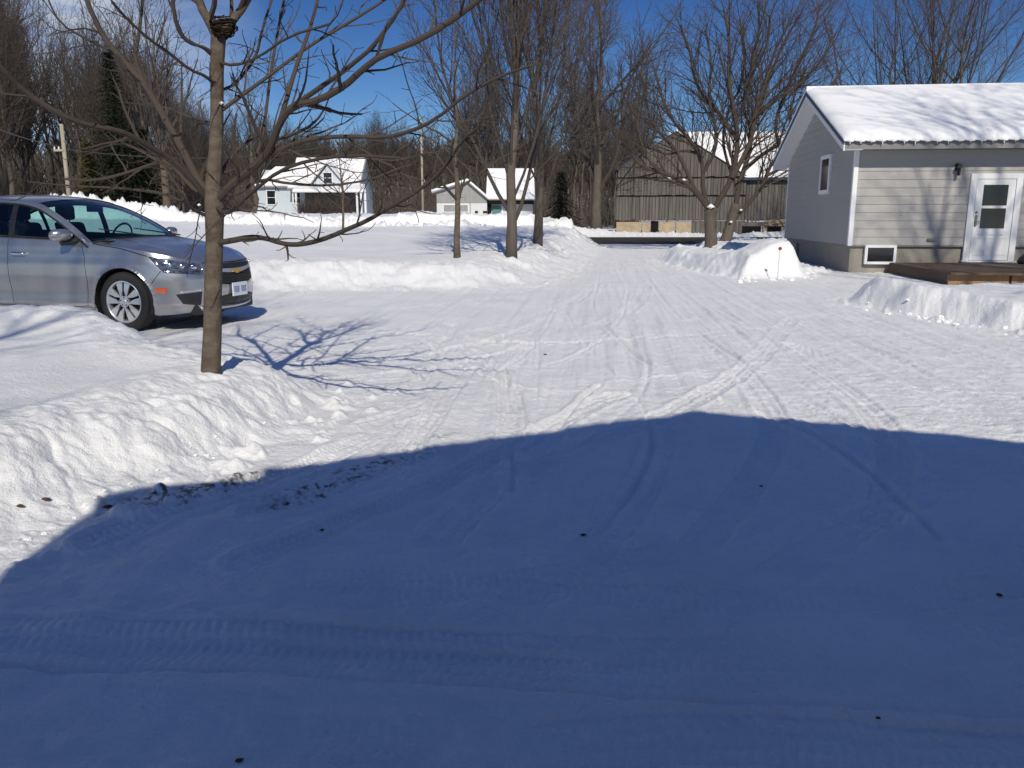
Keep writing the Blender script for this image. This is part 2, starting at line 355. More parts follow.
    def GZ(px, py):
        "height of the snow at a ground point"
        rr = math.hypot(px, py); t = math.atan2(px, py) % (2*math.pi)
        a = int(np.argmin(np.abs(r-rr))); tt = th % (2*math.pi); b = int(np.argmin(np.abs(tt-t))); return float(z[a*nt_+b])
    print('ground', nv)
build_ground()
m = MB(); 
xs = np.linspace(2.9, 60, 60)
v = []; f = []
for i, xx in enumerate(xs):
    w = .25*math.sin(xx*1.7)+.15*math.sin(xx*4.1)
    v += [(xx, ROAD0+.35+w*.6, .012), (xx, ROAD1-.2+w*.4, .012)]
for i in range(len(xs)-1): f.append((2*i, 2*i+2, 2*i+3, 2*i+1))
m.add(v, f); tag(m.build('road', M['asphalt']), kind='structure')
# ---------------------------------------------------------------- bare trees
def lerp3(a, b, t): return (a[0]+(b[0]-a[0])*t, a[1]+(b[1]-a[1])*t, a[2]+(b[2]-a[2])*t)
def norm3(v):
    L = math.sqrt(v[0]**2+v[1]**2+v[2]**2) or 1; return (v[0]/L, v[1]/L, v[2]/L)
def grow(mb, rs, p, d, L, r, lev, cfg, buds=None):
    "one limb and all it carries; lev 0 = finest twigs"
    n = max(3, min(9, int(L/cfg['seg'])+2)) if lev else 3
    P = [p]; q = p; dd = d; st = L/n; wob = cfg['wob']*(1 if lev else 1.4)
    for i in range(n):
        dd = norm3((dd[0]+rs.gauss(0,wob), dd[1]+rs.gauss(0,wob), dd[2]+rs.gauss(0,wob)+cfg['up']*st*(1.2 if lev else .8)))
        q = (q[0]+dd[0]*st, q[1]+dd[1]*st, q[2]+dd[2]*st); P.append(q)
    r1 = max(r*cfg['tip'], cfg['rmin']) if lev else cfg['rmin']*.7
    rad = [r+(r1-r)*(i/n)**.85 for i in range(n+1)]
    mb.tube(P, rad, 6 if r > .05 else 5 if r > .025 else 4 if r > .012 else 3, cap=r > .03)
    if lev == 0: return
    limb_children(mb, rs, P, rad, L, lev, cfg)
def limb_children(mb, rs, P, rad, L, lev, cfg, t0=None):
    n = len(P)-1
    k = max(2, int(L*cfg['dens'][lev]*rs.uniform(.8,1.2)))
    ph = rs.uniform(0, 6.28); t0 = cfg['bare'] if t0 is None else t0
    for i in range(k+1):
        t = t0+(1-t0)*(i+rs.uniform(-.3,.3))/k if i < k else 1
        t = min(max(t, t0*.8), .999); s = t*n; a = int(s); pt = lerp3(P[a], P[a+1], s-a)
        ax = norm3(tuple(P[a+1][c]-P[a][c] for c in range(3)))
        ph += 2.4+rs.uniform(-.5,.5)
        h = (0,0,1) if abs(ax[2]) < .8 else (1,0,0)
        u = norm3((ax[1]*h[2]-ax[2]*h[1], ax[2]*h[0]-ax[0]*h[2], ax[0]*h[1]-ax[1]*h[0]))
        w = (ax[1]*u[2]-ax[2]*u[1], ax[2]*u[0]-ax[0]*u[2], ax[0]*u[1]-ax[1]*u[0])
        an = rs.uniform(*cfg['ang'])*(1 if i < k else .25)
        c, sn = math.cos(ph), math.sin(ph)
        dr = norm3(tuple(ax[q]*math.cos(an)+(u[q]*c+w[q]*sn)*math.sin(an) for q in range(3)))
        ln = L*rs.uniform(*cfg['len'])*(1-.45*t)
        if ln < cfg['minlen']: ln = cfg['minlen']*rs.uniform(.6,1.2)
        rr = max((rad[a]+(rad[a+1]-rad[a])*(s-a))*rs.uniform(*cfg.get('rf',(.45,.68))), cfg['rmin'])
        grow(mb, rs, pt, dr, ln, rr, lev-1, cfg)
BASE = dict(seg=.28, wob=.075, up=.12, tip=.35, rmin=.0035, dens={1:5,2:3.2,3:2.2,4:1.6}, bare=.22, ang=(.45,.95), len=(.38,.62), minlen=.18)
def C(**k): c = dict(BASE); c.update(k); return c

def free_tree(name, loc, seed, H, r0, cfg, nlimb=7, lev=3, fork=.25, spread=.55, mats=('bark','twig'), lean=(0,0), leader=True, label=None, group=None, cat='tree', limblen=.62):
    rs = random.Random(seed); t = empty(name, loc, 0, label, cat, group)
    tr = MB(); cr = MB()
    n = 9; P = []; 
    top = H*(.93 if leader else fork*1.25)
    for i in range(n+1):
        s = i/n; P.append((lean[0]*s*top/3+rs.gauss(0,.012*H)*s*(1-s)*3, lean[1]*s*top/3+rs.gauss(0,.012*H)*s*(1-s)*3, -.25+s*(top+.25)))
    rad = [r0*(1.25 if i == 0 else 1)*(1-(.93 if leader else .35)*(i/n)**1.1) for i in range(n+1)]
    tr.tube(P, rad, 12)
    tr.build('trunk', M[mats[0]], t, True)
    ph = rs.uniform(0,6.28)
    for i in range(nlimb):
        s = (fork+(.92-fork)*(i/(nlimb-1))**1.15) if leader else rs.uniform(.72, .99)
        z = s*H if leader else s*top; a = min(int(z/top*n), n-1); k = z/top*n-a
        pt = lerp3(P[a], P[a+1], min(k,1)); rr = rad[a]+(rad[a+1]-rad[a])*min(k,1)
        ph += 2.4+rs.uniform(-.4,.4); an = spread*rs.uniform(.75,1.25)
        d = norm3((math.cos(ph)*math.sin(an)+lean[0]*.2, math.sin(ph)*math.sin(an)+lean[1]*.2, math.cos(an)))
        L = H*limblen*rs.uniform(.8,1.1)*(1-.62*(s-fork)/(1-fork)) if leader else H*(1-fork)*rs.uniform(.75,1)*.8
        grow(cr, rs, pt, d, L, rr*rs.uniform(*cfg.get('lf',(.5,.7))) if leader else r0*rs.uniform(.42,.6), lev, cfg)
    cr.build('crown', M[mats[1]], t)
    return t

# the near tree: limbs as they grow in front of the yard
NT = Vector((*gp(211,371,.30), .30))
near = empty('yard_tree', NT, 0, 'leafless tree with a bare lower trunk, growing from the snowbank beside the silver car', 'tree')
tr = MB(); YT = NT.y
tp = [(211,384,0,10.5),(211,366,0,9.6),(212.5,330,0,8.9),(213,290,0,8.5),(214.5,240,0,8.3),(214.5,205,0,9.3),(213,185,0,7.8),(216,150,0,6.6),(217,110,0,6.0),(217,70,0,6.2),(218,45,0,6.8),(219,30,0,7.0)]
def npt(px, py, dy=0): return at(px, py, YT+dy)-NT
ppm = CF/YT
def path3(L, dy0, dy1, w0, w1):
    n = len(L); P = [npt(a, b, dy0+(dy1-dy0)*i/(n-1)) for i,(a,b) in enumerate(L)]
    # smooth once
    Q = [P[0]]
    for a, b in zip(P[:-1], P[1:]): Q += [a.lerp(b,.25), a.lerp(b,.75)]
    Q.append(P[-1]); n = len(Q)
    return [tuple(q) for q in Q], [max(.0035, (w0+(w1-w0)*i/(n-1))/ppm*.5) for i in range(n)]
TP = [tuple(npt(a,b)) for a,b,_,w in tp]; TR = [w/ppm for *_,w in tp]
tr.tube(TP, TR, 16)
P, rd = path3([(218,38),(211,24),(200,6),(192,-30),(180,-110)], 0, -.1, 11, 4); tr.tube(P, rd, 10); trunkL = (P, rd)
P, rd = path3([(219,40),(228,26),(246,4),(262,-30),(285,-100)], 0, .15, 10, 4); tr.tube(P, rd, 10); trunkR = (P, rd)
tr.build('trunk', M['bark'], near, True)
limbs = [ # pixels, depth at start and end, width at start and end, twig level
 ([(213,55),(204,47),(191,44),(180,34),(174,15),(171,-20),(168,-80)], 0,-.35,6,2.5),
 ([(207,199),(190,176),(168,157),(151,148),(135,138),(117,130),(86,125),(60,115),(23,91),(0,66),(-40,30)], 0,-1.1,6,4),
 ([(213,200),(198,180),(183,150),(167,122),(156,102),(146,86),(125,62),(104,39),(86,0),(75,-40)], 0,.5,8,4.5),
 ([(165,120),(150,90),(135,66),(109,50),(86,39),(60,24),(48,0),(40,-25)], .15,.8,3,2),
 ([(146,84),(134,60),(138,40),(143,0),(146,-40)], .35,.6,3.5,3),
 ([(222,110),(245,93),(270,75),(310,45),(350,22),(385,0),(420,-25)], 0,.5,4,2.5),
 ([(216,202),(230,186),(248,172),(262,160),(272,145),(280,122),(292,106),(320,100),(345,86),(362,70),(380,56),(425,38),(470,8),(500,-20)], 0,-.9,8.5,4),
 ([(279,124),(287,98),(295,70),(304,45),(312,22),(320,-10)], -.3,.1,5,3),
 ([(252,168),(262,140),(266,112),(271,70),(278,30),(286,-10)], -.1,.6,3.5,2.5),
 ([(290,108),(308,96),(325,84),(340,74),(355,62),(372,48),(400,10),(415,-25)], -.3,-.7,5,3),
 ([(216,200),(236,180),(262,160),(285,147),(310,139),(345,136),(385,138),(412,131),(435,120),(465,95),(500,76),(530,66)], 0,-1.0,5.5,2),
 ([(216,243),(230,241),(250,237),(265,238),(280,243),(293,245),(310,243),(330,237),(350,228),(367,221),(390,207),(420,190),(445,168),(462,140),(478,128)], 0,-1.3,6,2.2),
 ([(212,218),(200,213),(191,208),(186,199),(176,190),(160,183)], 0,-.3,4.5,2),
 ([(208,200),(190,186),(168,160),(150,165),(130,172),(96,181),(65,179)], 0,.6,5,2.5),
 ([(214,204),(196,178),(172,170),(140,150),(120,142),(95,150)], 0,.9,4,2),
 ([(214,190),(190,205),(160,192),(120,188),(70,186),(30,182)], 0,1.0,3.5,1.8),
 ([(217,178),(228,162),(238,150),(250,140),(266,132)], 0,.5,4,2),
 ([(216,196),(236,196),(260,178),(290,184),(330,186),(370,180),(400,168)], 0,.8,4,1.8),
 ([(218,92),(236,84),(256,58),(262,30),(274,-8)], 0,.9,3.5,2.4),
 ([(218,62),(234,66),(258,58),(288,36),(330,24)], 0,-.8,3,2),
 ([(216,128),(204,120),(190,118),(168,108),(148,104)], 0,.7,3.5,2),
 ([(216,86),(206,76),(190,70),(168,52),(150,40),(128,20),(112,2)], 0,-.7,3.5,2.2),
 ([(215,206),(226,214),(236,208),(252,192),(280,170),(310,160),(350,155),(400,158)], 0,-1.4,4.5,2),
]
cr = MB(); rs = random.Random(11)
cfgN = C(seg=.10, wob=.13, up=.75, dens={1:10,2:6.5}, bare=.10, ang=(.5,1.05), len=(.13,.32), minlen=.07, rmin=.0030, tip=.4)
for L, a, b, w0, w1 in limbs:
    P, rd = path3(L, a, b, w0, w1)
    cr.tube(P, rd, 8 if w0 > 4.5 else 6)
    ln = sum(math.dist(P[i], P[i+1]) for i in range(len(P)-1))
    limb_children(cr, rs, P, rd, ln, 2, cfgN if L[0] != (216,243) else dict(cfgN, len=(.05,.13), up=1.4), .12)
for P, rd in (trunkL, trunkR): 
    limb_children(cr, rs, P, rd, 1.1, 2, C(seg=.12, up=.3, wob=.09, dens={1:6,2:6}, len=(.6,1.0), minlen=.1, rmin=.0026), .3)
# upper crown above the frame, which shades the snow behind the tree
for q in range(9):
    P0 = tuple(npt(rs.uniform(185,262), rs.uniform(-60,-10), rs.uniform(-.1,.15)))
    an = rs.uniform(0,6.28); d = norm3((math.cos(an)*.7, math.sin(an)*.7, 1)); grow(cr, rs, P0, d, rs.uniform(.9,1.6), .012, 2, C(seg=.2, up=.2, wob=.08, dens={1:5,2:3.5}, len=(.35,.55), minlen=.12))
cr.build('crown', M['twigred'], near)
ns = MB()
c = npt(224,29,-.04)
for q in range(150):
    a = rs.uniform(0,6.28); b = rs.gauss(0,.35); rr = .075*rs.uniform(.6,1.05); z = rs.uniform(-.045,.05); rr *= 1-.6*max(0,-z/.045)*.7
    p0 = (c[0]+math.cos(a)*rr, c[1]+math.sin(a)*rr, c[2]+z); p1 = (c[0]+math.cos(a+.9+b)*rr, c[1]+math.sin(a+.9+b)*rr, c[2]+z+rs.uniform(-.02,.02))
    ns.tube([p0, lerp3(p0,p1,.5) if False else (c[0]+math.cos(a+.45+b*.5)*rr*1.08, c[1]+math.sin(a+.45+b*.5)*rr*1.08, c[2]+z+.005), p1], [.004,.005,.003], 4)
tag(ns.build('bird_nest', M['nest']), 'dark twiggy bird nest wedged in the high fork of the yard tree', 'nest').location = NT
for a, b, s in ((229,242.5,.010),(221,103,.012),(214,204,.013),(199,205,.010)):
    sw = MB(); c = npt(a,b,-.03); sw.add(*(lambda P: ([tuple(c+Vector(p)*s) for p in P],[(0,1,4),(1,2,4),(2,3,4),(3,0,4),(1,0,5),(2,1,5),(3,2,5),(0,3,5)]))([(1.6,0,0),(0,1,.2),(-1.5,0,0),(0,-1,-.1),(.1,0,1.1),(0,0,-1)])); sw.build('crotch_snow', M['snow'], near, True)


# ---- trees along the drive and beyond
def put(px, py, Y, zoff=-.05):
    p = at(px, py, Y); return (p.x, Y, GZ(p.x, Y)+zoff)
def lone(name, px, Y, *a, **k): p = at(px, 216, Y); return free_tree(name, (p.x, Y, GZ(p.x, Y)), *a, **k)
up3 = C(lf=(.32,.5), rf=(.4,.6), seg=.35, up=.30, wob=.07, dens={1:7,2:4.4,3:2.6}, ang=(.35,.75), len=(.35,.58), minlen=.2, rmin=.0045)
lone('birch_tree', 457, 18.0, 21, 5.6, .072, C(seg=.3, up=.10, wob=.085, dens={1:4.5,2:3.2,3:2.0}, ang=(.5,.95), len=(.3,.5), minlen=.18, rmin=.0045), nlimb=17, lev=2, fork=.22, spread=.85, label='slender young tree with ringed bark in the field snow in front of the white garage', limblen=.36)
lone('maple_tree', 511, 18.5, 5, 9.5, .118, up3, nlimb=22, lev=3, fork=.09, spread=.52, label='tall bare tree with upswept limbs at the corner of the driveway snowbank', mats=('barkgrey','twig'), limblen=.62)
lone('maple_tree', 537.5, 23.0, 9, 10.0, .12, C(lf=(.32,.5), rf=(.4,.6), seg=.35, up=.30, wob=.07, dens={1:4.6,2:3.2,3:2.2}, ang=(.35,.75), len=(.35,.58), minlen=.22, rmin=.005), nlimb=20, lev=3, fork=.14, spread=.62, label='bare tree just behind the tall upswept one, its trunk by the driveway edge', mats=('barkgrey','twigred'), limblen=.60)
lone('sapling_tree', 343, 30, 31, 3.9, .05, C(seg=.3, up=.12, dens={1:4,2:3}, minlen=.15, rmin=.006), nlimb=16, lev=2, fork=.25, spread=.85, label='small bare sapling in the snow field in front of the white house porch', limblen=.4)
big = C(rf=(.38,.6), seg=.5, up=.07, wob=.10, dens={1:4.2,2:2.8,3:1.7,4:1.1}, ang=(.4,.95), len=(.36,.6), minlen=.35, rmin=.008)
lone('roadside_tree', 597, 54.5, 14, 15.5, .34, big, nlimb=11, lev=3, fork=.16, spread=.60, label='big spreading bare tree at the left end of the weathered barn', mats=('barkgrey','twig'), limblen=.60)

# the broad tree in front of the barn, its limbs as they spread over the gable
def shaped(name, base, trunk, limbs, cfg, seed, label, lev=2, mats=('barkgrey','twigred'), trs=14, crotch=()):
    rs = random.Random(seed); Y = base[1]; k = CF/Y; B = Vector(base)
    t = empty(name, base, 0, label, 'tree')
    def P3(L, d0, d1):
        n = len(L); P = [at(a, b, Y+d0+(d1-d0)*i/(n-1))-B for i,(a,b) in enumerate(L)]
        Q = [P[0]]
        for a, b in zip(P[:-1], P[1:]): Q += [a.lerp(b,.25), a.lerp(b,.75)]
        return [tuple(q) for q in Q+[P[-1]]]
    tb = MB(); P = P3([a[:2] for a in trunk], 0, 0); n = len(P); ws = np.interp(np.linspace(0,1,n), np.linspace(0,1,len(trunk)), [a[2] for a in trunk]); tb.tube(P, [w/k*.5 for w in ws], trs)
    tb.build('trunk', M[mats[0]], t, True); cb = MB()
    for L, d0, d1, w0, w1 in limbs:
        P = P3(L, d0, d1); n = len(P); rd = [(w0+(w1-w0)*i/(n-1))/k*.5 for i in range(n)]
        rd = [q*.85 for q in rd]; cb.tube(P, rd, 8); ln = sum(math.dist(P[i], P[i+1]) for i in range(n-1)); limb_children(cb, rs, P, rd, ln, lev, cfg, .28)
    cb.build('crown', M[mats[1]], t)
    if crotch:
        for a, b, s, el in crotch:
            sb = MB(); c = at(a, b, Y-.25)-B; n0 = 10
            v = [(c[0]+math.cos(q/n0*6.283)*s*el, c[1]+math.sin(q/n0*6.283)*s, c[2]+rs.uniform(-.2,.2)*s) for q in range(n0)]+[(c[0],c[1],c[2]+s*.8),(c[0],c[1],c[2]-s*.7)]
            sb.add(v, [(q,(q+1)%n0,n0) for q in range(n0)]+[((q+1)%n0,q,n0+1) for q in range(n0)])
            sb.build('crotch_snow', M['snow'], t, True)
    return t
p = at(711,216,31); b1 = (p.x, 31, GZ(p.x,31))
cfgB = C(rf=(.32,.5), seg=.35, up=.06, wob=.09, dens={1:7.5,2:4.8,3:1.7}, ang=(.4,.9), len=(.34,.55), minlen=.25, rmin=.0055)
shaped('roadside_tree', b1, [(711,252,15),(711,240,12),(710,222,11),(711,208,13)], [
 ([(711,212),(700,196),(690,186),(676,178),(660,172),(640,166),(630,150),(622,140)],0,-.6,8,2.5),
 ([(709,212),(703,190),(703,170),(700,152),(690,140),(672,120),(662,98),(655,70)],0,.5,6,2.5),
 ([(712,212),(722,196),(731,180),(736,160),(738,135),(734,110),(728,80),(730,40),(724,10)],0,-.4,8,2.5),
 ([(732,178),(742,160),(752,138),(756,112),(766,80),(775,50),(790,20)],-.2,.5,6,2),
 ([(737,140),(722,116),(706,100),(694,80),(690,50),(680,25)],-.2,.8,5,2),
 ([(694,188),(684,165),(676,150),(664,138),(650,120),(645,90),(640,70)],-.2,.3,5,2),
 ([(704,172),(716,150),(716,125),(708,100),(712,60),(705,30)],.1,-.5,5,2),
 ([(755,118),(778,98),(800,85),(822,60),(835,35)],.3,.9,4,2),
 ([(736,120),(750,90),(752,60),(760,30),(758,5)],0,-.9,4,2),
 ([(660,172),(648,160),(640,140),(636,118),(628,100)],-.5,-.8,3,1.5),
 ([(700,154),(684,150),(668,155),(654,150),(640,145)],.4,1.2,3.5,1.5)], cfgB, 8, 'broad bare tree with snow in its fork, in front of the barn gable', crotch=((711,206.5,.13,1.2),(671,177.5,.10,2.6),(683,180,.07,2.2)))
p = at(725,216,32); b2 = (p.x, 32, GZ(p.x,32))
shaped('roadside_tree', b2, [(722,250,13),(726,240,11),(731,222,9),(736,204,9)], [
 ([(736,206),(738,188),(744,170),(750,150),(752,128),(762,100),(772,70),(785,40),(800,15)],0,.5,7,2),
 ([(730,224),(740,212),(752,200),(764,184),(768,170),(780,150),(790,128),(792,100),(806,70)],0,-.3,6,2),
 ([(744,170),(760,156),(776,146),(792,140),(808,120),(826,95),(842,70)],.1,.8,5,2),
 ([(766,176),(782,168),(798,156),(812,140)],-.2,.6,4,1.5),
 ([(738,190),(728,165),(722,140),(728,110),(742,85),(745,50),(740,20)],0,.9,4,2),
 ([(752,130),(742,108),(750,78),(768,45),(770,15)],.2,-.8,4,2),
 ([(780,150),(774,125),(784,95),(800,60),(815,30),(820,5)],-.2,.9,4,2)], cfgB, 18, 'bare tree with a leaning snow-streaked trunk, beside the broad one by the barn', crotch=((731,222,.07,1),(741,210,.06,1.2)))

# ---- woods: individual trees, a few grown shapes copied
cfgW = C(seg=.9, up=.10, wob=.08, dens={1:3.0,2:2.2,3:.9}, ang=(.35,.8), len=(.34,.56), minlen=.6, rmin=.011)
protos = [free_tree('woodland_tree', (0,0,0), 100+i, H, .17+.02*i, cfgW, nlimb=n, lev=2, fork=f, spread=s, mats=('trunk_far','wood_far'), limblen=.45) for i,(H,n,f,s) in enumerate([(16,16,.35,.5),(18,17,.42,.42),(14,15,.28,.6),(17,18,.3,.5),(15,15,.4,.55)])]
rs = random.Random(4); used = [False]*5
def wood(x, y, s, label, group):
    i = rs.randrange(5)
    if used[i]: t = copy_tree(protos[i])
    else: t = protos[i]; used[i] = True
    t.location = (x, y, GZ(x,y)); t.rotation_euler.z = rs.uniform(0,6.28); t.scale = (s*rs.uniform(.85,1.1),)*2+(s,)
    t['label'] = label; t['group'] = group; t['category'] = 'tree'
for q in range(74):
    Y = rs.uniform(62,118); px = rs.uniform(-60,232); top = 18+32*rs.random()+max(0, px-50)*.50
    s = (216-top)/CF*Y/16.5; wood(at(px,216,Y).x, Y, s, 'bare grey tree of the wood rising behind the silver car', 'bare trees in the wood behind the car')
for q in range(52):
    Y = rs.uniform(92,150); px = rs.uniform(232,470); top = 138+20*rs.random()
    s = (222-top)/CF*Y/16.5; wood(at(px,216,Y).x, Y, s, 'bare brown tree of the wood behind the white house and garage', 'bare trees behind the white house')
for q in range(34):
    Y = rs.uniform(86,130); px = rs.uniform(470,640); top = 70+60*rs.random()
    s = (220-top)/CF*Y/16.5; wood(at(px,216,Y).x, Y, s, 'bare tree of the wood behind the two driveway trees and the barn end', 'bare trees behind the driveway')
for q in range(12):
    Y = rs.uniform(74,100); px = rs.uniform(650,850); top = 150+14*rs.random()
    s = (220-top)/CF*Y/16.5; wood(at(px,216,Y).x, Y, s, 'bare tree standing behind the barn roof', 'bare trees behind the barn')
for i in range(5):
    if not used[i]: protos[i].location = (60+i*5, 90, 0); protos[i]['label'] = 'bare tree standing behind the barn roof'; protos[i]['group'] = 'bare trees behind the barn'; protos[i]['category'] = 'tree'
# two big ones lit among the left wood, one with a warm trunk
lone('woodland_ash', 168, 52, 61, 12.5, .24, C(seg=.6, up=.12, dens={1:1.8,2:1.4,3:1}, minlen=.4, rmin=.01), nlimb=12, lev=3, fork=.25, spread=.5, label='taller bare tree with a sunlit tan trunk beside the dark spruce', limblen=.5)
lone('woodland_ash', 150, 60, 63, 14.5, .22, C(seg=.6, up=.2, dens={1:1.6,2:1.3,3:1}, minlen=.4, rmin=.01), nlimb=12, lev=3, fork=.3, spread=.4, label='tall narrow bare tree between the dark spruce and the yard tree', limblen=.5)
lone('woodland_ash', 255, 62, 64, 10.5, .22, C(seg=.6, up=.12, dens={1:2,2:1.4,3:1}, minlen=.4, rmin=.01), nlimb=14, lev=3, fork=.2, spread=.6, label='bushy bare tree at the left end of the white house', limblen=.5)
# behind the grey house
cfgR = C(rf=(.38,.6), seg=.5, up=.14, wob=.06, dens={1:3.4,2:2.4,3:1.6}, ang=(.35,.7), len=(.36,.6), minlen=.3, rmin=.0042)
for px, Y, H, sd, lb in ((881,40,12.5,71,'bare tree rising behind the left half of the snowy grey house roof'),(930,42,12.5,72,'bare tree rising behind the middle of the grey house roof'),(948,38,13,73,'widely fanned bare tree rising behind the roof near the door')):
    lone('backyard_tree', px, Y, sd, H, .14, cfgR, nlimb=14, lev=3, fork=.26, spread=.85, mats=('barkgrey','twigred'), label=lb, limblen=.66)
# trees of the yard that stand outside the picture and shade the snow, the roof and the wall
for k, (x, y, H, sd) in enumerate(((17.0,9.0,15,81),(12.5,4.0,17,82),(-4.7,-4.2,12,83),(-9.5,1.0,10,84))):
    free_tree('yard_maple', (x,y,0), sd, H, .22, C(seg=.5, up=.12, dens={1:2.2,2:1.9,3:1.3}, minlen=.4, rmin=.008), nlimb=13, lev=3, fork=.25, spread=.65, mats=('barkgrey','twig'), limblen=.55, label=['bare maple beside the deck side of the grey house','bare maple on the lawn opposite the grey house','bare maple beside the gabled house that shades the drive','bare maple at the edge of the parking lawn'][k])

# ---- conifers
def conifer(name, loc, H, rb, seed, m, label, dens=1.0, droop=.25):
    rs = random.Random(seed); t = empty(name, loc, 0, label, 'tree'); tb = MB(); tb.tube([(0,0,-.3),(0,0,H*.5),(0,0,H*.97)], [H*.018,H*.011,.02], 8); tb.build('trunk', M['trunk_far'], t, True)
    cb = MB(); z = H*.04
    while z < H*.99:
        s = z/H; R0 = rb*(1-s)**.85*rs.uniform(.85,1.12)+.08; nb = int((7+9*(1-s))*dens); ph = rs.uniform(0,6)
        for i in range(nb):
            a = ph+i*6.283/nb+rs.uniform(-.25,.25); L = R0*rs.uniform(.65,1.1); c, sn = math.cos(a), math.sin(a)
            nseg = max(3, int(L/.28))
            for j in range(nseg):
                f = (j+.5)/nseg; px_, py_ = c*L*f, sn*L*f; pz = z-droop*L*f*f+rs.uniform(-.06,.06)
                w = .30*(1-f*.6)+.10
                for q in range(3):
                    b = a+rs.uniform(-1.2,1.2); e = w*rs.uniform(.6,1.3); cc, ss = math.cos(b), math.sin(b)
                    x0, y0, z0 = px_+rs.uniform(-.1,.1), py_+rs.uniform(-.1,.1), pz
                    k = len(cb.v); cb.v += [(x0-ss*.05,y0+cc*.05,z0),(x0+ss*.05,y0-cc*.05,z0+.02),(x0+cc*e,y0+ss*e,z0-e*rs.uniform(.1,.6))]; cb.f.append((k,k+1,k+2))
        z += max(.16, H*.018)
    cb.build('crown', m, t); return t
p = at(122,216,56); conifer('spruce_tree', (p.x,56,GZ(p.x,56)), 11.6, 3.5, 5, M['needle'], 'tall dark pointed spruce behind the windshield end of the silver car', 1.3)
p = at(148,216,58); conifer('spruce_tree', (p.x,58,GZ(p.x,58)), 6.8, 2.8, 6, M['needle'], 'lower wide dark spruce just right of the tall pointed one', 1.3)
p = at(92,216,54); conifer('cedar_tree', (p.x,54,GZ(p.x,54)), 4.8, 1.3, 7, M['cedar'], 'yellow-brown cedar between the utility pole and the tall spruce', 1.2, .05)
p = at(1027,216,44); conifer('spruce_tree', (p.x,44,GZ(p.x,44)), 9.6, 2.0, 9, M['needle'], 'dark spruce whose tip shows over the roof at the right edge of the house')
p = at(560,216,70); conifer('spruce_tree', (p.x,70,GZ(p.x,70)), 5.0, 2.2, 10, M['needle'], 'low dark evergreen behind the driveway trees, left of the barn')

# ---- the far hillside wood, one mass
rs = random.Random(77); fw = MB()
for q in range(1500):
    Y = rs.uniform(150,330); x = rs.uniform(-.72,.13)*Y; z = GZ(x, Y)-.3; H = rs.uniform(9,15)
    fw.tube([(x,Y,z),(x+rs.gauss(0,.3),Y,z+H*.6),(x+rs.gauss(0,.5),Y,z+H)], [.22,.14,.04], 3, cap=False)
    for k in range(13):
        s = rs.uniform(.25,.9); a = rs.uniform(0,6.28); L = H*(1-s)*.55+1; e = rs.uniform(.35,.7)
        fw.tube([(x,Y,z+H*s),(x+math.cos(a)*L*e,Y+math.sin(a)*L*e,z+H*s+L*.8)], [.13,.05], 3, cap=False)
tag(fw.build('hillside_wood', M['wood_far']), 'brown leafless wood covering the far low hillside', 'wood', kind='stuff')
# low brush between the trunks of the wood
rs = random.Random(78); bw_ = MB()
for q in range(5200):
    Y = 70+80*rs.random()**1.3; px = rs.uniform(-60,640) if Y > 84 else rs.uniform(-60,215); p = at(px,216,Y); z = GZ(p.x,Y); H = rs.uniform(1.5,4.8)
    x = p.x; e = rs.gauss(0,.22); bw_.tube([(x,Y,z-.1),(x+e*H*.4,Y,z+H*.5),(x+e*H,Y,z+H)], [.035,.03,.012], 3, cap=False)
    for k in range(3): s = rs.uniform(.3,.8); a = rs.uniform(-1,1); bw_.tube([(x+e*H*s,Y,z+H*s),(x+e*H*s+a*H*.3,Y,z+H*(s+.3))], [.02,.01], 3, cap=False)
tag(bw_.build('underbrush', M['wood_far']), 'thin brown brush on the floor of the wood', 'underbrush', kind='stuff')
# ---------------------------------------------------------------- the grey house
HO = (7.86, 19.4, 0.0); HRZ = math.atan2(-.115, .993)
house = empty('bungalow', HO, HRZ, 'grey vinyl sided bungalow with deep snow on its roof and a white storm door', 'house')
ZS, ZE, WG, LH = .64, 2.98, 7.1, 13.0      # siding foot, wall head, gable width, length
RP = .392; OV = .42; EO = .50
ZR = ZE+.08+RP*WG/2
m = MB(); m.box((.05,.05,-.3),(LH,WG-.05,ZS+.02)); m.build('foundation', M['concrete'], house)
CO = .185
# front wall, one lapped course above another
m = MB(); z = ZS
while z < ZE-.001:
    z1 = min(z+CO, ZE)
    for z0, za, y0, y1 in ((z, z1, -.015, -.002),):
        m.add([(.06,y0,z0),(LH,y0,z0),(LH,y1,za),(.06,y1,za),(.06,.04,z0),(LH,.04,z0)], [(0,1,2,3),(4,5,1,0)])
    z = z1
m.build('siding', M['siding'], house)
m = MB(); z = ZS
while z < ZR-.05:
    z1 = min(z+CO, ZR)
    def yr(zz): return (0.06, WG-.06) if zz <= ZE else (max(.06,(zz-ZE)/RP), min(WG-.06, WG-(zz-ZE)/RP))
    a0, a1 = yr(z); b0, b1 = yr(z1)
    m.add([(-.032,a0,z),(-.032,a1,z),(-.001,b1,z1),(-.001,b0,z1),(.04,a0,z),(.04,a1,z)], [(1,0,3,2),(5,4,0,1)])
    z = z1
m.build('siding', M['siding'], house)
m = MB(); m.box((LH-.02,0,ZS),(LH,WG,ZE)).box((.06,WG-.02,ZS),(LH,WG,ZE)); m.build('siding', M['siding'], house)
for x0, y0 in ((-.03,-.03),(-.03,WG-.07)):
    m = MB(); m.box((x0,y0,ZS-.02),(x0+.10,y0+.10,ZE+.02)); m.build('corner_trim', M['trim'], house)
m = MB(); m.box((-.02,-.02,ZS-.035),(LH,-.001,ZS-.003)).box((-.02,.0,ZS-.035),(-.001,WG,ZS-.003)); m.build('starter_flashing', M['fasciadk'], house)
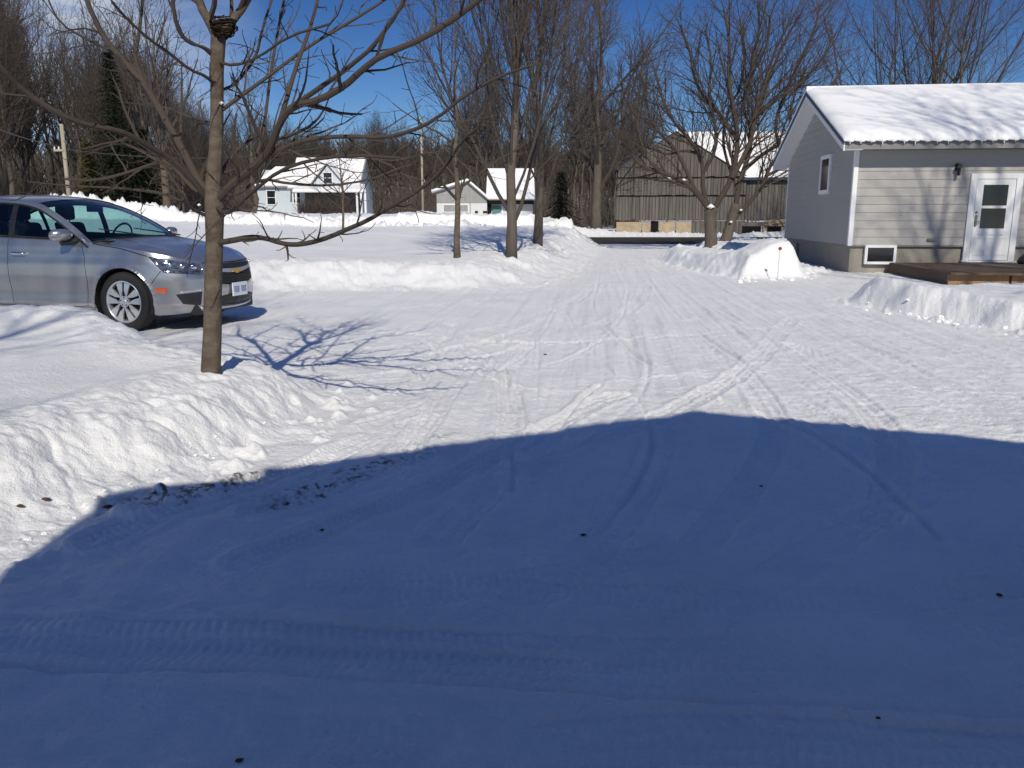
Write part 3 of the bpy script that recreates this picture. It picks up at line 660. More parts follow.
# roof: deck slabs, soffit, fascia, metal edge, snow
yf, yb = -EO, WG+EO; ze = ZE+.08-RP*EO+.06
def roofz(y): return ZE+.14+RP*min(y, WG-y)
m = MB(); th = .12
sec = [(yf, roofz(yf)), (WG/2, roofz(WG/2)), (yb, roofz(yb)), (yb, roofz(yb)-th), (WG/2, roofz(WG/2)-th), (yf, roofz(yf)-th)]
m.prism(sec, lambda a,b,d: (d,a,b), -OV+.03, LH+.4); m.build('roof', M['fasciadk'], house)
m = MB(); m.box((-OV+.03, yf+.002, roofz(yf)-th-.05),(LH, yf+.03, roofz(yf)-.005)); m.box((-OV+.04,yf+.03,roofz(yf)-th-.045),(LH,.0,roofz(yf)-th-.02)); m.build('eave_fascia', M['fasciadk'], house)
m = MB()
for s in (0,1):   # rake boards and soffits of the gable
    y0, y1 = (yf, WG/2) if s == 0 else (WG/2, yb)
    sec = [(y0, roofz(y0)-.012),(y1, roofz(y1)-.012),(y1, roofz(y1)-.20),(y0, roofz(y0)-.20)]
    m.prism(sec, lambda a,b,d: (d,a,b), -OV, -OV+.028)
    sec = [(y0+.01, roofz(y0)-.17),(y1, roofz(y1)-.17),(y1, roofz(y1)-.185),(y0+.01, roofz(y0)-.185)]
    m.prism(sec, lambda a,b,d: (d,a,b), -OV+.03, -.002)
m.build('rake_trim', M['trim'], house)
m = MB()
for s in (0,1):
    y0, y1 = (yf-.03, WG/2) if s == 0 else (WG/2, yb+.03)
    sec = [(y0, roofz(y0)+.035),(y1, roofz(y1)+.035),(y1, roofz(y1)-.06),(y0, roofz(y0)-.06)]
    m.prism(sec, lambda a,b,d: (d,a,b), -OV-.02, -OV-.003)
m.build('rake_flashing', M['roofmetal'], house)
# corrugated sheet under the snow
m = MB(); NX = 420; v = []; xs = np.linspace(-OV, LH+.4, NX)
for xx in xs:
    h = .012+.016*math.cos(xx*2*math.pi/.23)
    v += [(xx, yf-.07, roofz(yf)-RP*.07+h+.01), (xx, WG/2, roofz(WG/2)+h+.01), (xx, yb+.05, roofz(yb)+h)]
f = []
for i in range(NX-1): f += [(3*i,3*i+3,3*i+4,3*i+1),(3*i+1,3*i+4,3*i+5,3*i+2)]
m.add(v, f); o = m.build('metal_roofing', M['roofmetal'], house)
sd = o.modifiers.new('solid','SOLIDIFY'); sd.thickness = .006
# roof snow, sagging between the ribs at the eave
NX, NY = 520, 60; xs = np.linspace(-OV-.01, LH+.38, NX); ss = np.linspace(0,1,NY)
X, S = np.meshgrid(xs, ss, indexing='ij'); yy = yf-.085+(WG/2-yf+.085)*S
yy = yy+.028*np.sin(X*2*np.pi/.23)*np.exp(-S*26)+.04*fbm(X*1.5,X*0+3,3,5)*np.exp(-S*20)
thk = .155*(1-np.exp(-S*34))*(1-.25*np.exp(-((S-1)/.12)**2))+.035*fbm(X*.7,yy*1.3,3,6)*(1-np.exp(-S*10))+.022
thk = thk*(1-np.exp(-(X+OV+.012)/.10)*.93)
thk = np.maximum(thk, .008)+.018*(.5+.5*np.cos(X*2*np.pi/.23)+.5*fbm(X*3,X*0,2,9))*np.exp(-S*22)
RZ = ZE+.165+RP*np.minimum(yy, WG-yy)
top = np.stack([X, yy, RZ+thk], -1).reshape(-1,3); bot = np.stack([X, yy+.02, RZ-.002-.0*thk], -1).reshape(-1,3)
v = [tuple(map(float,p)) for p in top]+[tuple(map(float,p)) for p in bot]; f = []; n = NX*NY
for i in range(NX-1):
    for j in range(NY-1):
        a = i*NY+j; f.append((a,a+NY,a+NY+1,a+1))
    f.append((n+i*NY, n+(i+1)*NY, (i+1)*NY, i*NY))
for j in range(NY-1): f.append((j, j+1, n+j+1, n+j))
m = MB(); m.v = v; m.f = f; m.build('roof_snow', M['snow'], house, True)
m = MB(); sec = [(WG/2, roofz(WG/2)+.02),(WG/2,roofz(WG/2)+.17),(yb, roofz(yb)+.15),(yb, roofz(yb)+.02)]
m.prism(sec, lambda a,b,d: (d,a,b), -OV, LH); m.build('roof_snow', M['snow'], house)
# icicles and drips hanging from the sheet's lows
rs = random.Random(9); xx = -OV
while xx < LH:
    x1 = xx+.115; L = rs.uniform(.02,.075); m = MB(); m.tube([(x1,yf-.065,roofz(yf)-.02),(x1+.003,yf-.065,roofz(yf)-.02-L)], [.016,.003], 5); m.build('icicle', M['snow'], house); xx += .23
# windows
def window(parent, x0, x1, z0, z1, fw=.06, face='front', bar=False):
    "frame with sash and pane in the front wall (y=0) or the gable wall (x=0)"
    g = (lambda a,b,c: (a,b,c)) if face == 'front' else (lambda a,b,c: (b,a,c))
    def bx(mm, a0, a1, d0, d1, c0, c1):
        k = len(mm.v); mm.box((a0,d0,c0),(a1,d1,c1))
        if face != 'front':
            mm.v[k:] = [(p[1],p[0],p[2]) for p in mm.v[k:]]; mm.f[-6:] = [q[::-1] for q in mm.f[-6:]]
    fr = MB(); d0, d1 = -.065, .02
    bx(fr, x0,x0+fw,d0,d1,z0,z1); bx(fr, x1-fw,x1,d0,d1,z0,z1); bx(fr, x0+fw,x1-fw,d0,d1,z1-fw,z1); bx(fr, x0+fw,x1-fw,d0-.01,d1,z0,z0+fw)
    w = fr.build('window', M['trim'], parent)
    pm = MB(); bx(pm, x0+fw,x1-fw,-.046,-.036,z0+fw,z1-fw); pm.build('pane', M['glassdark'], w)
    if bar: 
        bm_ = MB(); a = (x0+x1)/2; bx(bm_, a-.018,a+.018,-.036,-.024,z0+fw,z1-fw); bm_.build('mullion', M['trim'], w)
    return w
# gable wall window, along y
window(house, 2.02, 2.98, 1.86, 2.84, .10, 'side')
window(house, .36, 1.06, .20, .64, .06)
m = MB(); m.box((-.03,5.3,.1),(.045,5.8,.5)); m.build('basement_vent', M['fasciadk'], house)
# storm door
DX0, DX1, DZ0, DZ1 = 2.53, 3.64, .30, 2.24
dr = MB(); dr.box((DX0,-.05,DZ0),(DX0+.13,.02,DZ1)).box((DX1-.13,-.05,DZ0),(DX1,.02,DZ1)).box((DX0+.13,-.05,DZ1-.12),(DX1-.13,.02,DZ1)).box((DX0-.03,-.09,DZ0-.04),(DX1+.03,.02,DZ0)); 
dr.build('door_frame', M['trim'], house)
a, b = DX0+.14, DX1-.14
m = MB(); g0, g1, z0, z1 = a+.15, b-.15, 1.02, 1.99; zm = 1.50
m.box((a,-.04,DZ0+.01),(b,.0,z0)).box((a,-.04,z1),(b,.0,DZ1-.13)).box((a,-.04,z0),(g0,.0,z1)).box((g1,-.04,z0),(b,.0,z1)).box((g0,-.035,zm-.03),(g1,.0,zm+.03))
m.box((g0-.01,-.055,.88),(g1+.01,-.041,.95)); door = m.build('door', M['trim'], house)
m = MB(); m.box((g0,-.034,z0),(g1,-.028,zm-.03)).box((g0,-.034,zm+.03),(g1,-.028,z1)); m.build('pane', M['glassdark'], door)
m = MB(); m.box((a+.03,-.07,1.08),(a+.075,-.042,1.32)); m.tube([(a+.05,-.11,1.18),(a+.05,-.045,1.18)],[.018,.018],8); m.tube([(a+.05,-.10,1.18),(a+.15,-.10,1.17)],[.012,.010],8); m.tube([(a+.05,-.06,1.38),(a+.05,-.042,1.38)],[.03,.03],8); m.build('handle', M['metal'], door)
m = MB(); m.box((a+.06,-.048,.42),(b-.06,-.0415,.47)).box((a+.06,-.048,.80),(b-.06,-.0415,.825)); m.build('kick_rail', M['trim'], door)
# wall lantern and outlet
lt = MB(); lx = 2.22; lt.box((lx-.05,-.035,2.30),(lx+.05,-.005,2.46)).tube([(lx,-.03,2.40),(lx,-.12,2.44)],[.012,.012],6).box((lx-.055,-.17,2.36),(lx+.055,-.07,2.40)).tube([(lx,-.12,2.40),(lx,-.12,2.46)],[.06,.015],8)
lo = lt.build('wall_lantern', M['blackplastic'], house)
m = MB(); m.tube([(lx,-.12,2.19),(lx,-.12,2.36)],[.035,.048],8); m.build('lantern_glass', M['glassdark'], lo)
m = MB(); m.box((1.72,-.05,.735),(1.92,-.012,.795)).box((1.75,-.06,.745),(1.79,-.045,.785)).box((1.84,-.06,.745),(1.88,-.045,.785)); m.build('outlet_box', M['metal'], house)
# deck before the door
dk = empty('porch_deck', HO, HRZ, 'low weathered wooden deck in front of the white storm door', 'deck')
m = MB(); y = -.12; rs = random.Random(2)
while y > -3.55: m.box((.90+rs.uniform(-.01,.01), y-.136, .205),(LH-2, y, .245)); y -= .142
m.build('deck_boards', M['deck'], dk)
m = MB(); x = .92; rs = random.Random(6)
for xa, xb in ((.92,2.02),(2.07,3.6),(3.62,5.5),(5.52,8)): m.box((xa,-3.50,.02),(xb,-3.455,.203))
m.build('rim_joist', M['decklit'], dk)
m = MB(); m.box((.92,-3.45,.02),(.96,-.05,.203)); m.build('rim_joist', M['deck'], dk)
m = MB()
for xx in (1.2,2.04,3.61,5.51): m.box((xx-.05,-3.43,-.2),(xx+.05,-3.33,.2))
m.build('deck_post', M['deck'], dk)
mt = MB(); rs = random.Random(8)
vv = []; ff = []; n0 = 14
for j, (rr, zz) in enumerate(((.0,.0),(.9,0.0),(1,.06),(.85,.16),(.55,.23),(0,.25))):
    for i in range(n0):
        a_ = i/n0*6.283; k = 1+.18*math.sin(a_*2+1)+rs.uniform(-.06,.06); vv.append((math.cos(a_)*.23*rr*k, math.sin(a_)*.15*rr*k, zz*(1+rs.uniform(-.1,.1))))
for j in range(5):
    for i in range(n0): ff.append((j*n0+i, j*n0+(i+1)%n0, (j+1)*n0+(i+1)%n0, (j+1)*n0+i))
mt.add(vv, ff); o = mt.build('filled_bag', M['blackplastic'], None, True); o.matrix_world = Matrix.Translation(HO) @ Matrix.Rotation(HRZ,4,'Z') @ Matrix.Translation((3.80,-.45,.247)); tag(o, 'small dark lumpy bag lying at the foot of the storm door frame', 'bag')

# ---------------------------------------------------------------- the barn
BY = 57.0
pB = at(616,216,BY); bx0 = pB.x; bw = at(741,216,BY).x-bx0
barn = empty('barn', (bx0,BY,0), -.128, 'weathered grey board barn with snow on the roof of its side wing', 'barn')
zb0 = 1.02; ze_ = at(616,170,BY).z; zp = at(675,133,BY).z; xp = at(675,133,BY).x-bx0; zer = at(741,178,BY).z
def toph(x): return ze_+(zp-ze_)*x/xp if x < xp else zp+(zer-zp)*(x-xp)/(bw-xp)
def boards(x0, x1, foot, top, y, seed, w=.22):
    rs = random.Random(seed); m = MB(); x = x0
    while x < x1-.02:
        b = min(x+w*rs.uniform(.8,1.25), x1); g = .012; o_ = rs.uniform(0,.03); lo_ = foot+rs.uniform(-.05,.05)
        m.add([(x+g,y-.03-o_,lo_),(b-g,y-.03-o_,lo_),(b-g,y-.03-o_,top(b)-.02),(x+g,y-.03-o_,top(x)-.02),(x+g,y,lo_),(b-g,y,lo_),(b-g,y,top(b)-.02),(x+g,y,top(x)-.02)],
              [(0,1,2,3),(1,5,6,2),(4,0,3,7),(1,0,4,5)]); x = b
    return m
m = MB(); m.prism([(0.02,zb0),(bw-.02,zb0),(bw-.02,toph(bw)-.08),(xp,zp-.08),(.02,toph(0)-.08)], lambda a,b,d: (a,d,b), .02, 16); m.build('inner_wall', M['dark'], barn)
seg = at(675,178,BY).z; seg2 = at(675,196,BY).z
boards(0, bw, zb0, lambda x: min(toph(x), seg2), 0, 1).build('board_wall', M['barnwood'], barn)
boards(0, bw, seg2+.03, lambda x: min(toph(x), seg), -.03, 2).build('board_wall', M['barnwood'], barn)
boards(.05, bw-.02, seg+.03, toph, -.06, 3).build('board_wall', M['barnwood'], barn)
m = MB(); m.box((0,-.11,seg2-.02),(bw,-.075,seg2+.03)).box((0,-.14,seg-.02),(bw,-.10,seg+.03)); m.build('girt', M['dark'], barn)
m = boards(0,12,zb0,lambda x:ze_-.1,0,5); m.v = [(0-.0+q[1], q[0], q[2]) for q in m.v]; m.f = [q[::-1] for q in m.f]; m.build('board_wall', M['barnwood'], barn)
# roofs
def slab(parent, name, pts, th, m_, up=0):
    "quad a,b,c,d (outer to ridge) with thickness upwards"
    mm = MB(); a = [Vector(p)+Vector((0,0,up)) for p in pts]; mm.add([tuple(p) for p in a]+[tuple(p+Vector((0,0,th))) for p in a], [(3,2,1,0),(4,5,6,7),(0,1,5,4),(1,2,6,5),(2,3,7,6),(3,0,4,7)]); return mm.build(name, m_, parent)
o = .12; sl = (zp-ze_)/xp; sr = (zp-zer)/(bw-xp)
slab(barn,'roof',[(-o,-o,ze_-sl*o),(xp,-o,zp),(xp,16,zp),(-o,16,ze_-sl*o)],.10,M['roofmetal'])
slab(barn,'roof',[(xp,-o,zp),(bw+o,-o,zer-sr*o),(bw+o,16,zer-sr*o),(xp,16,zp)],.10,M['dark'])
slab(barn,'roof_snow',[(-o+.05,-o+.05,ze_-sl*o),(xp,-o+.05,zp),(xp,16,zp),(-o+.05,16,ze_-sl*o)],.02,M['snow'],.105)
slab(barn,'roof_snow',[(xp,-o+.05,zp),(bw+o-.05,-o+.05,zer-sr*o),(bw+o-.05,16,zer-sr*o),(xp,16,zp)],.09,M['snow'],.105)
# wing to the right
wl = 15.0; wz = at(742,177,BY).z; wr_y = 5.0; wrz = at(742,136,BY+wr_y).z
boards(bw+.02, bw+wl, zb0, lambda x: wz, .10, 7).build('board_wall', M['barnwood'], barn)
m = MB(); m.prism([(.14,zb0),(2*wr_y,zb0),(2*wr_y,wz),(wr_y,wrz-.1),(.14,wz-.02)], lambda a,b,d: (d,a,b), bw+.02, bw+wl); m.build('inner_wall', M['dark'], barn)
sw_ = (wrz-wz)/(wr_y)
slab(barn,'roof',[(bw-.2,-.32,wz-sw_*.4),(bw+wl+.4,-.32,wz-sw_*.4),(bw+wl+.4,wr_y,wrz),(xp,wr_y,wrz)],.09,M['roofmetal'])
slab(barn,'roof',[(xp,wr_y,wrz),(bw+wl+.4,wr_y,wrz),(bw+wl+.4,2*wr_y+.3,wz),(xp,2*wr_y+.3,wz)],.09,M['roofmetal'])
# thawing snow sheet on the wing
NX, NY = 160, 40; X, S = np.meshgrid(np.linspace(bw-2.6, bw+wl+.35, NX), np.linspace(0,1,NY), indexing='ij')
X = X-(1-(X-bw+2.6)/(wl+2.95))*(S*(bw-xp-2.6+.2)-2.5*(1-S)); yy = -.26+(wr_y+.26)*S+.10*fbm(X*1.3,X*0,3,3)*(S < .03); zz = wz-sw_*.4+.10+(wrz-wz+sw_*.4)*S+np.maximum(.085+.09*fbm(X*.8,yy*.8,4,8), -.03)
m = MB(); m.v = [tuple(map(float,p)) for p in np.stack([X,yy,zz],-1).reshape(-1,3)]; m.f = [(i*NY+j,(i+1)*NY+j,(i+1)*NY+j+1,i*NY+j+1) for i in range(NX-1) for j in range(NY-1)]
m.build('roof_snow', M['snow'], barn, True)
# footing: tan stone panels, openings, rubble
def bxz(px0, px1, py0, py1, y0, y1, mm):
    a, b = at(px0,py1,BY), at(px1,py0,BY); return mm.box((a.x-bx0,y0,min(a.z,b.z)),(b.x-bx0,y1,max(a.z,b.z)))
for q_ in ((616,641,222,-.05),(641.4,650,222.5,-.06),(658,674,222,-.05),(674.4,690,222,-.06)): m = MB(); bxz(q_[0],q_[1],q_[2],240,q_[3],.3,m); m.build('footing', M['stone'], barn)
for q_ in ((650,658,.12),(690,742,.05)): m = MB(); bxz(q_[0],q_[1],221,240,q_[2],.3,m); m.build('footing_gap', M['dark'], barn)
m = boards(at(690,216,BY).x-bx0, bw, .0, lambda x: 1.0, .03, 9, .3); m.build('board_wall', M['barnwood'], barn)
m = MB(); bxz(738,757,226,243,-.02,.12,m); m.build('doorway', M['dark'], barn)
m = MB(); bxz(735,738.2,222,243,-.06,.1,m); bxz(757,759,222,243,-.06,.1,m); bxz(738,771,222,226,-.06,.1,m); m.build('doorway_frame', M['barnwood'], barn)
m = MB(); rs = random.Random(12); a = at(759,240,BY).x-bx0; 
m.box((a,.06,-.3),(bw+wl,.2,1.05))
for q in range(260):
    x = rs.uniform(a,bw+wl-1); z = rs.uniform(0,1.0); s = rs.uniform(.08,.2); m.add([(x-s,.05,z-s*.6),(x+s,.05,z-s*.7),(x+s*.9,.05,z+s*.5),(x-s*.8,.05,z+s*.6),(x-s*.6,-.08,z-s*.3),(x+s*.6,-.10,z-s*.4),(x+s*.5,-.09,z+s*.3),(x-s*.5,-.08,z+s*.3)],[(4,5,6,7),(0,1,5,4),(1,2,6,5),(2,3,7,6),(3,0,4,7)])
m.build('rubble_wall', M['stone'], barn)
m = MB(); bxz(763,776,226,231,-.12,.1,m); m.build('opening', M['dark'], barn)

# ---------------------------------------------------------------- white farmhouse across the road
FY = 80.0; k = FY/CF*1.01
def fx(px): return at(px,216,FY).x
def fz(py): return at(512,py,FY).z
X0 = fx(293); fh = empty('farmhouse', (X0,FY,1.0), 0, 'white farmhouse with a central dormer and a dark covered porch across the road', 'house')
def lx_(px): return fx(px)-X0
def lz_(py): return fz(py)-1.0
rxr = lx_(357); exr = lx_(366); D = 7.0; zr_ = lz_(158); zev = lz_(187)
m = MB(); m.box((0,0,-.5),(lx_(361),D,zev)); m.build('wall', M['palewall'], fh)
m = MB(); m.prism([(0,zev),(D,zev),(D/2,zr_-.1)], lambda a,b,d: (d,a,b), .02, lx_(360)); m.build('gable_wall', M['palewall'], fh)
xl = lx_(293)-.3; xr_ = lx_(362)
slab(fh,'roof',[(xl,-.5,zev-.25),(xr_,-.5,zev-.25),(xr_,D/2,zr_),(xl,D/2,zr_)],.14,M['greywall'])
slab(fh,'roof',[(xl,D/2,zr_),(xr_,D/2,zr_),(xr_,D+.5,zev-.25),(xl,D+.5,zev-.25)],.14,M['greywall'])
slab(fh,'roof_snow',[(xl+.05,-.45,zev-.25),(xr_-.1,-.45,zev-.25),(xr_-.1,D/2,zr_),(xl+.05,D/2,zr_)],.13,M['snow'],.145)
# dormer
dx = lx_(330); m = MB(); dzb, dzp = lz_(188), lz_(164)
m.prism([(dx-1.35,dzb),(dx+1.35,dzb),(dx+1.35,dzb+.5),(dx,dzp-.1),(dx-1.35,dzb+.5)], lambda a,b,d: (a,d,b), -.2, 2.6); dm = m.build('dormer', M['palewall'], fh)
for s in (-1,1):
    mm = MB(); sec = [(dx+s*1.75,dzb+.15),(dx,dzp),(dx,dzp+.12),(dx+s*1.75,dzb+.27)]; mm.prism(sec if s > 0 else sec, lambda a,b,d: (a,d,b), -.5, 3.0); mm.build('dormer_roof', M['greywall'], dm)
    mm = MB(); sec = [(dx+s*1.70,dzb+.275),(dx,dzp+.125),(dx,dzp+.23),(dx+s*1.70,dzb+.38)]; mm.prism(sec, lambda a,b,d: (a,d,b), -.44, 3.0); mm.build('dormer_snow', M['snow'], dm)
def fwin(x, z0, z1, w, y=0, par=None):
    mm = MB(); mm.box((x-w/2-.1,y-.08,z0-.1),(x+w/2+.1,y-.005,z1+.1)); wdw = mm.build('window', M['trim'], par or fh); mm = MB(); mm.box((x-w/2,y-.1,z0),(x+w/2,y-.085,(z0+z1)/2-.03)); mm.box((x-w/2,y-.1,(z0+z1)/2+.03),(x+w/2,y-.085,z1)); mm.build('pane', M['glassdark'], wdw)
fwin(dx, lz_(183), lz_(173), .75, -.2)
fwin(lx_(298), lz_(203), lz_(193), .6)
# porch
m = MB(); px0, px1 = lx_(302), lx_(371)
pr = slab(fh,'porch_roof',[(px0-.2,-2.4,lz_(193)),(px1,-2.4,lz_(193)),(px1-.5,0,lz_(187)),(px0-.2,0,lz_(187))],.14,M['trim'])
slab(fh,'porch_snow',[(px0-.15,-2.35,lz_(193)),(px1-.05,-2.35,lz_(193)),(px1-.5,0,lz_(187)),(px0-.15,0,lz_(187))],.14,M['snow'],.145)
for px in (303,362,366,370):
    mm = MB(); x = lx_(px); mm.box((x-.09,-2.3,-.3),(x+.09,-2.12,lz_(193))); mm.build('porch_post', M['trim'], fh)
m = MB(); m.box((px0+.4,-.12,-.2),(lx_(361),-.01,lz_(189))); m.build('porch_back_wall', M['barnwood'], fh)
# left wing
WX0, WX1 = lx_(255), 0; m = MB(); zw = lz_(186); m.box((WX0,1,-.5),(WX1,6,zw)); m.build('wing_wall', M['palewall'], fh)
slab(fh,'wing_roof',[(WX0-.3,.6,zw-.1),(WX1,.6,zw-.1),(WX1,3.5,lz_(167)),(WX0+1.2,3.5,lz_(167))],.12,M['greywall'])
slab(fh,'wing_snow',[(WX0-.25,.65,zw-.1),(WX1,.65,zw-.1),(WX1,3.5,lz_(167)),(WX0+1.25,3.5,lz_(167))],.13,M['snow'],.125)
slab(fh,'wing_roof',[(WX0+1.2,3.5,lz_(167)),(WX1,3.5,lz_(167)),(WX1,6.4,zw-.1),(WX0-.3,6.4,zw-.1)],.12,M['greywall'])
m = MB(); m.prism([(1.02,zw-.02),(5.98,zw-.02),(3.5,lz_(168))], lambda a,b,d: (d,a,b), WX0+.02, WX0+1.3); m.build('gable_wall', M['palewall'], fh)
fwin(lx_(269.5), lz_(204), lz_(190.5), .75, 1)
rs = random.Random(41)
for i, px in enumerate((312,322,333,345,354)):
    t = empty('porch_bush', (fx(px),FY-3.3,1.0), 0, 'bare brown bush in front of the dark farmhouse porch', 'bush', 'bushes before the farmhouse porch'); mb = MB()
    for q in range(26): a_ = rs.uniform(0,6.28); e = rs.uniform(.2,.7); grow(mb, rs, (rs.uniform(-.3,.3),rs.uniform(-.3,.3),0), norm3((math.cos(a_)*e,math.sin(a_)*e,1)), rs.uniform(1.1,1.9), .03, 1, C(seg=.3,dens={1:5},minlen=.3,rmin=.012))
    mb.build('stems', M['twigred'], t)

# ---------------------------------------------------------------- white garage and the low shed with the teal door
GY = 66.0
def gx(px): return at(px,216,GY).x
def gz(py): return at(512,py,GY).z
G0 = gx(437); gb = .4; gr = empty('garage', (G0,GY,gb), 0, 'small white garage with a grey gable and a wide front window', 'garage')
w = gx(487)-G0; zg = gz(203)-gb; pk = gz(182.5)-gb; xpk = gx(468)-G0; zl = gz(192)-gb; zrr = gz(200)-gb
m = MB(); m.box((0,0,-.6),(w,6,zg)); m.build('wall', M['whitewall'], gr)
m = MB(); m.prism([(0,zg),(w,zg),(w,zrr),(xpk,pk),(0,zl)], lambda a,b,d: (a,d,b), -.03, 6); m.build('gable_wall', M['greywall'], gr)
slab(gr,'roof',[(-.35,-.3,zl-.1),(xpk,-.3,pk+.02),(xpk,6.2,pk+.02),(-.35,6.2,zl-.1)],.10,M['greywall'])
slab(gr,'roof',[(xpk,-.3,pk+.02),(w+.1,-.3,zrr),(w+.1,6.2,zrr),(xpk,6.2,pk+.02)],.10,M['greywall'])
slab(gr,'roof_snow',[(-.38,-.33,zl-.1),(xpk,-.33,pk+.02),(xpk,6.2,pk+.02),(-.38,6.2,zl-.1)],.17,M['snow'],.105)
slab(gr,'roof_snow',[(xpk,-.33,pk+.02),(w+.1,-.33,zrr),(w+.1,6.2,zrr),(xpk,6.2,pk+.02)],.17,M['snow'],.105)
def onface(parent, px0, px1, py0, py1, y0, y1, name, m_):
    mm = MB(); mm.box((gx(px0)-G0,y0,gz(py1)-gb),(gx(px1)-G0,y1,gz(py0)-gb)); return mm.build(name, m_, parent)
wd = onface(gr, 443,469,204,212.5,-.10,-.01,'window', M['trim']); onface(wd, 444,468,205,211.5,-.12,-.104,'pane', M['greywall'])
onface(gr, 470,470.7,203,222,-.06,-.01,'board_joint', M['greywall'])
v = onface(gr, 475,478,211,213,-.06,-.01,'vent', M['dark']); onface(gr, 483,487,211,213,-.06,-.01,'vent', M['dark'])
sh = empty('shed', (G0,GY,gb), 0, 'low snow-roofed shed with a teal door, joined to the white garage', 'shed')
onface(sh, 487.5,533,199,228,1.3,6,'wall', M['whitewall'])
onface(sh, 487.3,491,203,226,.9,1.29,'corner_post', M['dark'])
onface(sh, 492,500.5,206,226,1.15,1.29,'door', M['teal'])
onface(sh, 501.5,503,206,226,1.18,1.29,'door_frame', M['trim'])
onface(sh, 487.2,534,199,204,.6,1.28,'fascia', M['dark'])
a_ = gx(486)-G0; b_ = gx(535)-G0
slab(sh,'roof',[(a_,.5,gz(200)-gb),(b_,.5,gz(200)-gb),(b_,4.5,gz(168.5)-gb),(a_,4.5,gz(168.5)-gb)],.10,M['greywall'])
slab(sh,'roof_snow',[(a_,.5,gz(200)-gb),(b_,.5,gz(200)-gb),(b_,4.5,gz(168.5)-gb),(a_,4.5,gz(168.5)-gb)],.16,M['snow'],.105)
slab(sh,'roof',[(a_,4.5,gz(168.5)-gb),(b_,4.5,gz(168.5)-gb),(b_,8,gz(195)-gb),(a_,8,gz(195)-gb)],.10,M['greywall'])
m = MB(); m.prism([(1.35,gz(199)-gb),(6,gz(199)-gb),(6,gz(186)-gb),(4.5,gz(171)-gb),(1.35,gz(197)-gb)], lambda a,b,d: (d,a,b), a_+.4, b_-.2); m.build('gable_wall', M['greywall'], sh)

# ---------------------------------------------------------------- poles, wires, markers
def upole(px, Y, top, label, r=.13, arm=True):
    p = at(px,216,Y); z0 = GZ(p.x,Y); zt = at(px,top,Y).z-z0; t = empty('utility_pole', (p.x,Y,z0), 0, label, 'utility pole')
    mm = MB(); mm.tube([(0,0,-.3),(0,0,zt)],[r,r*.8],10); mm.build('pole', M['pole'], t, True)
    if arm:
        mm = MB(); mm.box((-.55,-.14,zt-1.55),(.05,-.04,zt-1.43)); mm.build('crossarm', M['pole'], t)
        mm = MB(); mm.tube([(-.5,-.09,zt-1.43),(-.5,-.09,zt-1.28)],[.05,.03],8).tube([(-.25,-.09,zt-1.43),(-.25,-.09,zt-1.28)],[.05,.03],8); mm.build('insulator', M['trim'], t)
    return t, Vector((p.x, Y, z0+zt))
t1, e1 = upole(71,50,124,'pale utility pole with a short crossarm beside the yellow-brown cedar')
t2, e2 = upole(423,60,118,'thin grey utility pole standing left of the white garage', .085, False)
def wire(a, b, sag, label):
    mm = MB(); P = [tuple(a.lerp(b, i/24)-Vector((0,0,sag*4*(i/24)*(1-i/24)))) for i in range(25)]; mm.tube(P, [.022]*25, 4); tag(mm.build('utility_wire', M['wire']), label, 'wire')
wire(e1-Vector((0,0,1.4)), e2-Vector((0,0,.3)), 1.3, 'thin dark wire running between the two utility poles')
wire(Vector(at(-60,100,50)), e1-Vector((0,0,1.3)), .4, 'thin dark wire coming in to the pale pole above the car')
def marker(px, Y, top, label):
    p = at(px,216,Y); z0 = GZ(p.x,Y); zt = at(px,top,Y).z-z0; t = empty('driveway_marker', (p.x,Y,z0), 0, label, 'marker stake')
    mm = MB(); mm.tube([(0,0,-.3),(.01,0,zt)],[.009,.008],6); mm.build('stake', M['post'], t)
    mm = MB(); mm.tube([(.01,-.03,zt),(.01,.0,zt)],[.034,.034],12); mm.build('reflector', M['red'], t)
marker(781.5,16.9,248.5,'red round reflector on a thin stake at the snow pile by the grey house')
marker(567.5,34.5,238,'tiny red reflector marking the far end of the driveway bank')

# small leaves and grit on the snow
def hit(px, py):
    z = 0
    for _ in range(12): x, y = gp(px, py, z); z = z*.4+GZ(x, y)*.6
    return x, y
rs = random.Random(15)
spots = [((583,536),'dark crumb of dirt in the middle of the shaded drive',.011),((761,487),'small dark pebble in the shade below the shadow edge',.009),((999,596),'dark leaf scrap near the right side of the shaded drive',.010),((322,531),'small black clod on the shaded snow below the dirty ruts',.010),((45,497),'orange-brown dead leaf on the sunlit bank rubble',.018),((20,508),'curled tan leaf lower down the bank rubble',.016),((108,508),'dark leaf just inside the shadow at the bank foot',.018),((878,718),'tiny black crumb near the bottom of the drive',.006),((545,355),'dark crumb beside the straight tyre print',.016),((240,762),'dark scrap at the very bottom of the shaded snow',.009)]
for (a, b), lb, s in spots:
    x, y = hit(a, b); z = GZ(x, y); n0 = 9; mm = MB()
    v = [(math.cos(i/n0*6.283)*s*rs.uniform(.7,1.5), math.sin(i/n0*6.283)*s*rs.uniform(.6,1.1), rs.uniform(-.1,.4)*s) for i in range(n0)]+[(0,0,s*.7),(0,0,-s*.4)]
    mm.add(v, [(q,(q+1)%n0,n0) for q in range(n0)]+[((q+1)%n0,q,n0+1) for q in range(n0)])
    o = mm.build('dirt_crumb' if 'leaf' not in lb else 'dead_leaf', M['debris']); o.location = (x,y,z+.004); tag(o, lb, 'leaf' if 'leaf' in lb else 'dirt crumb')
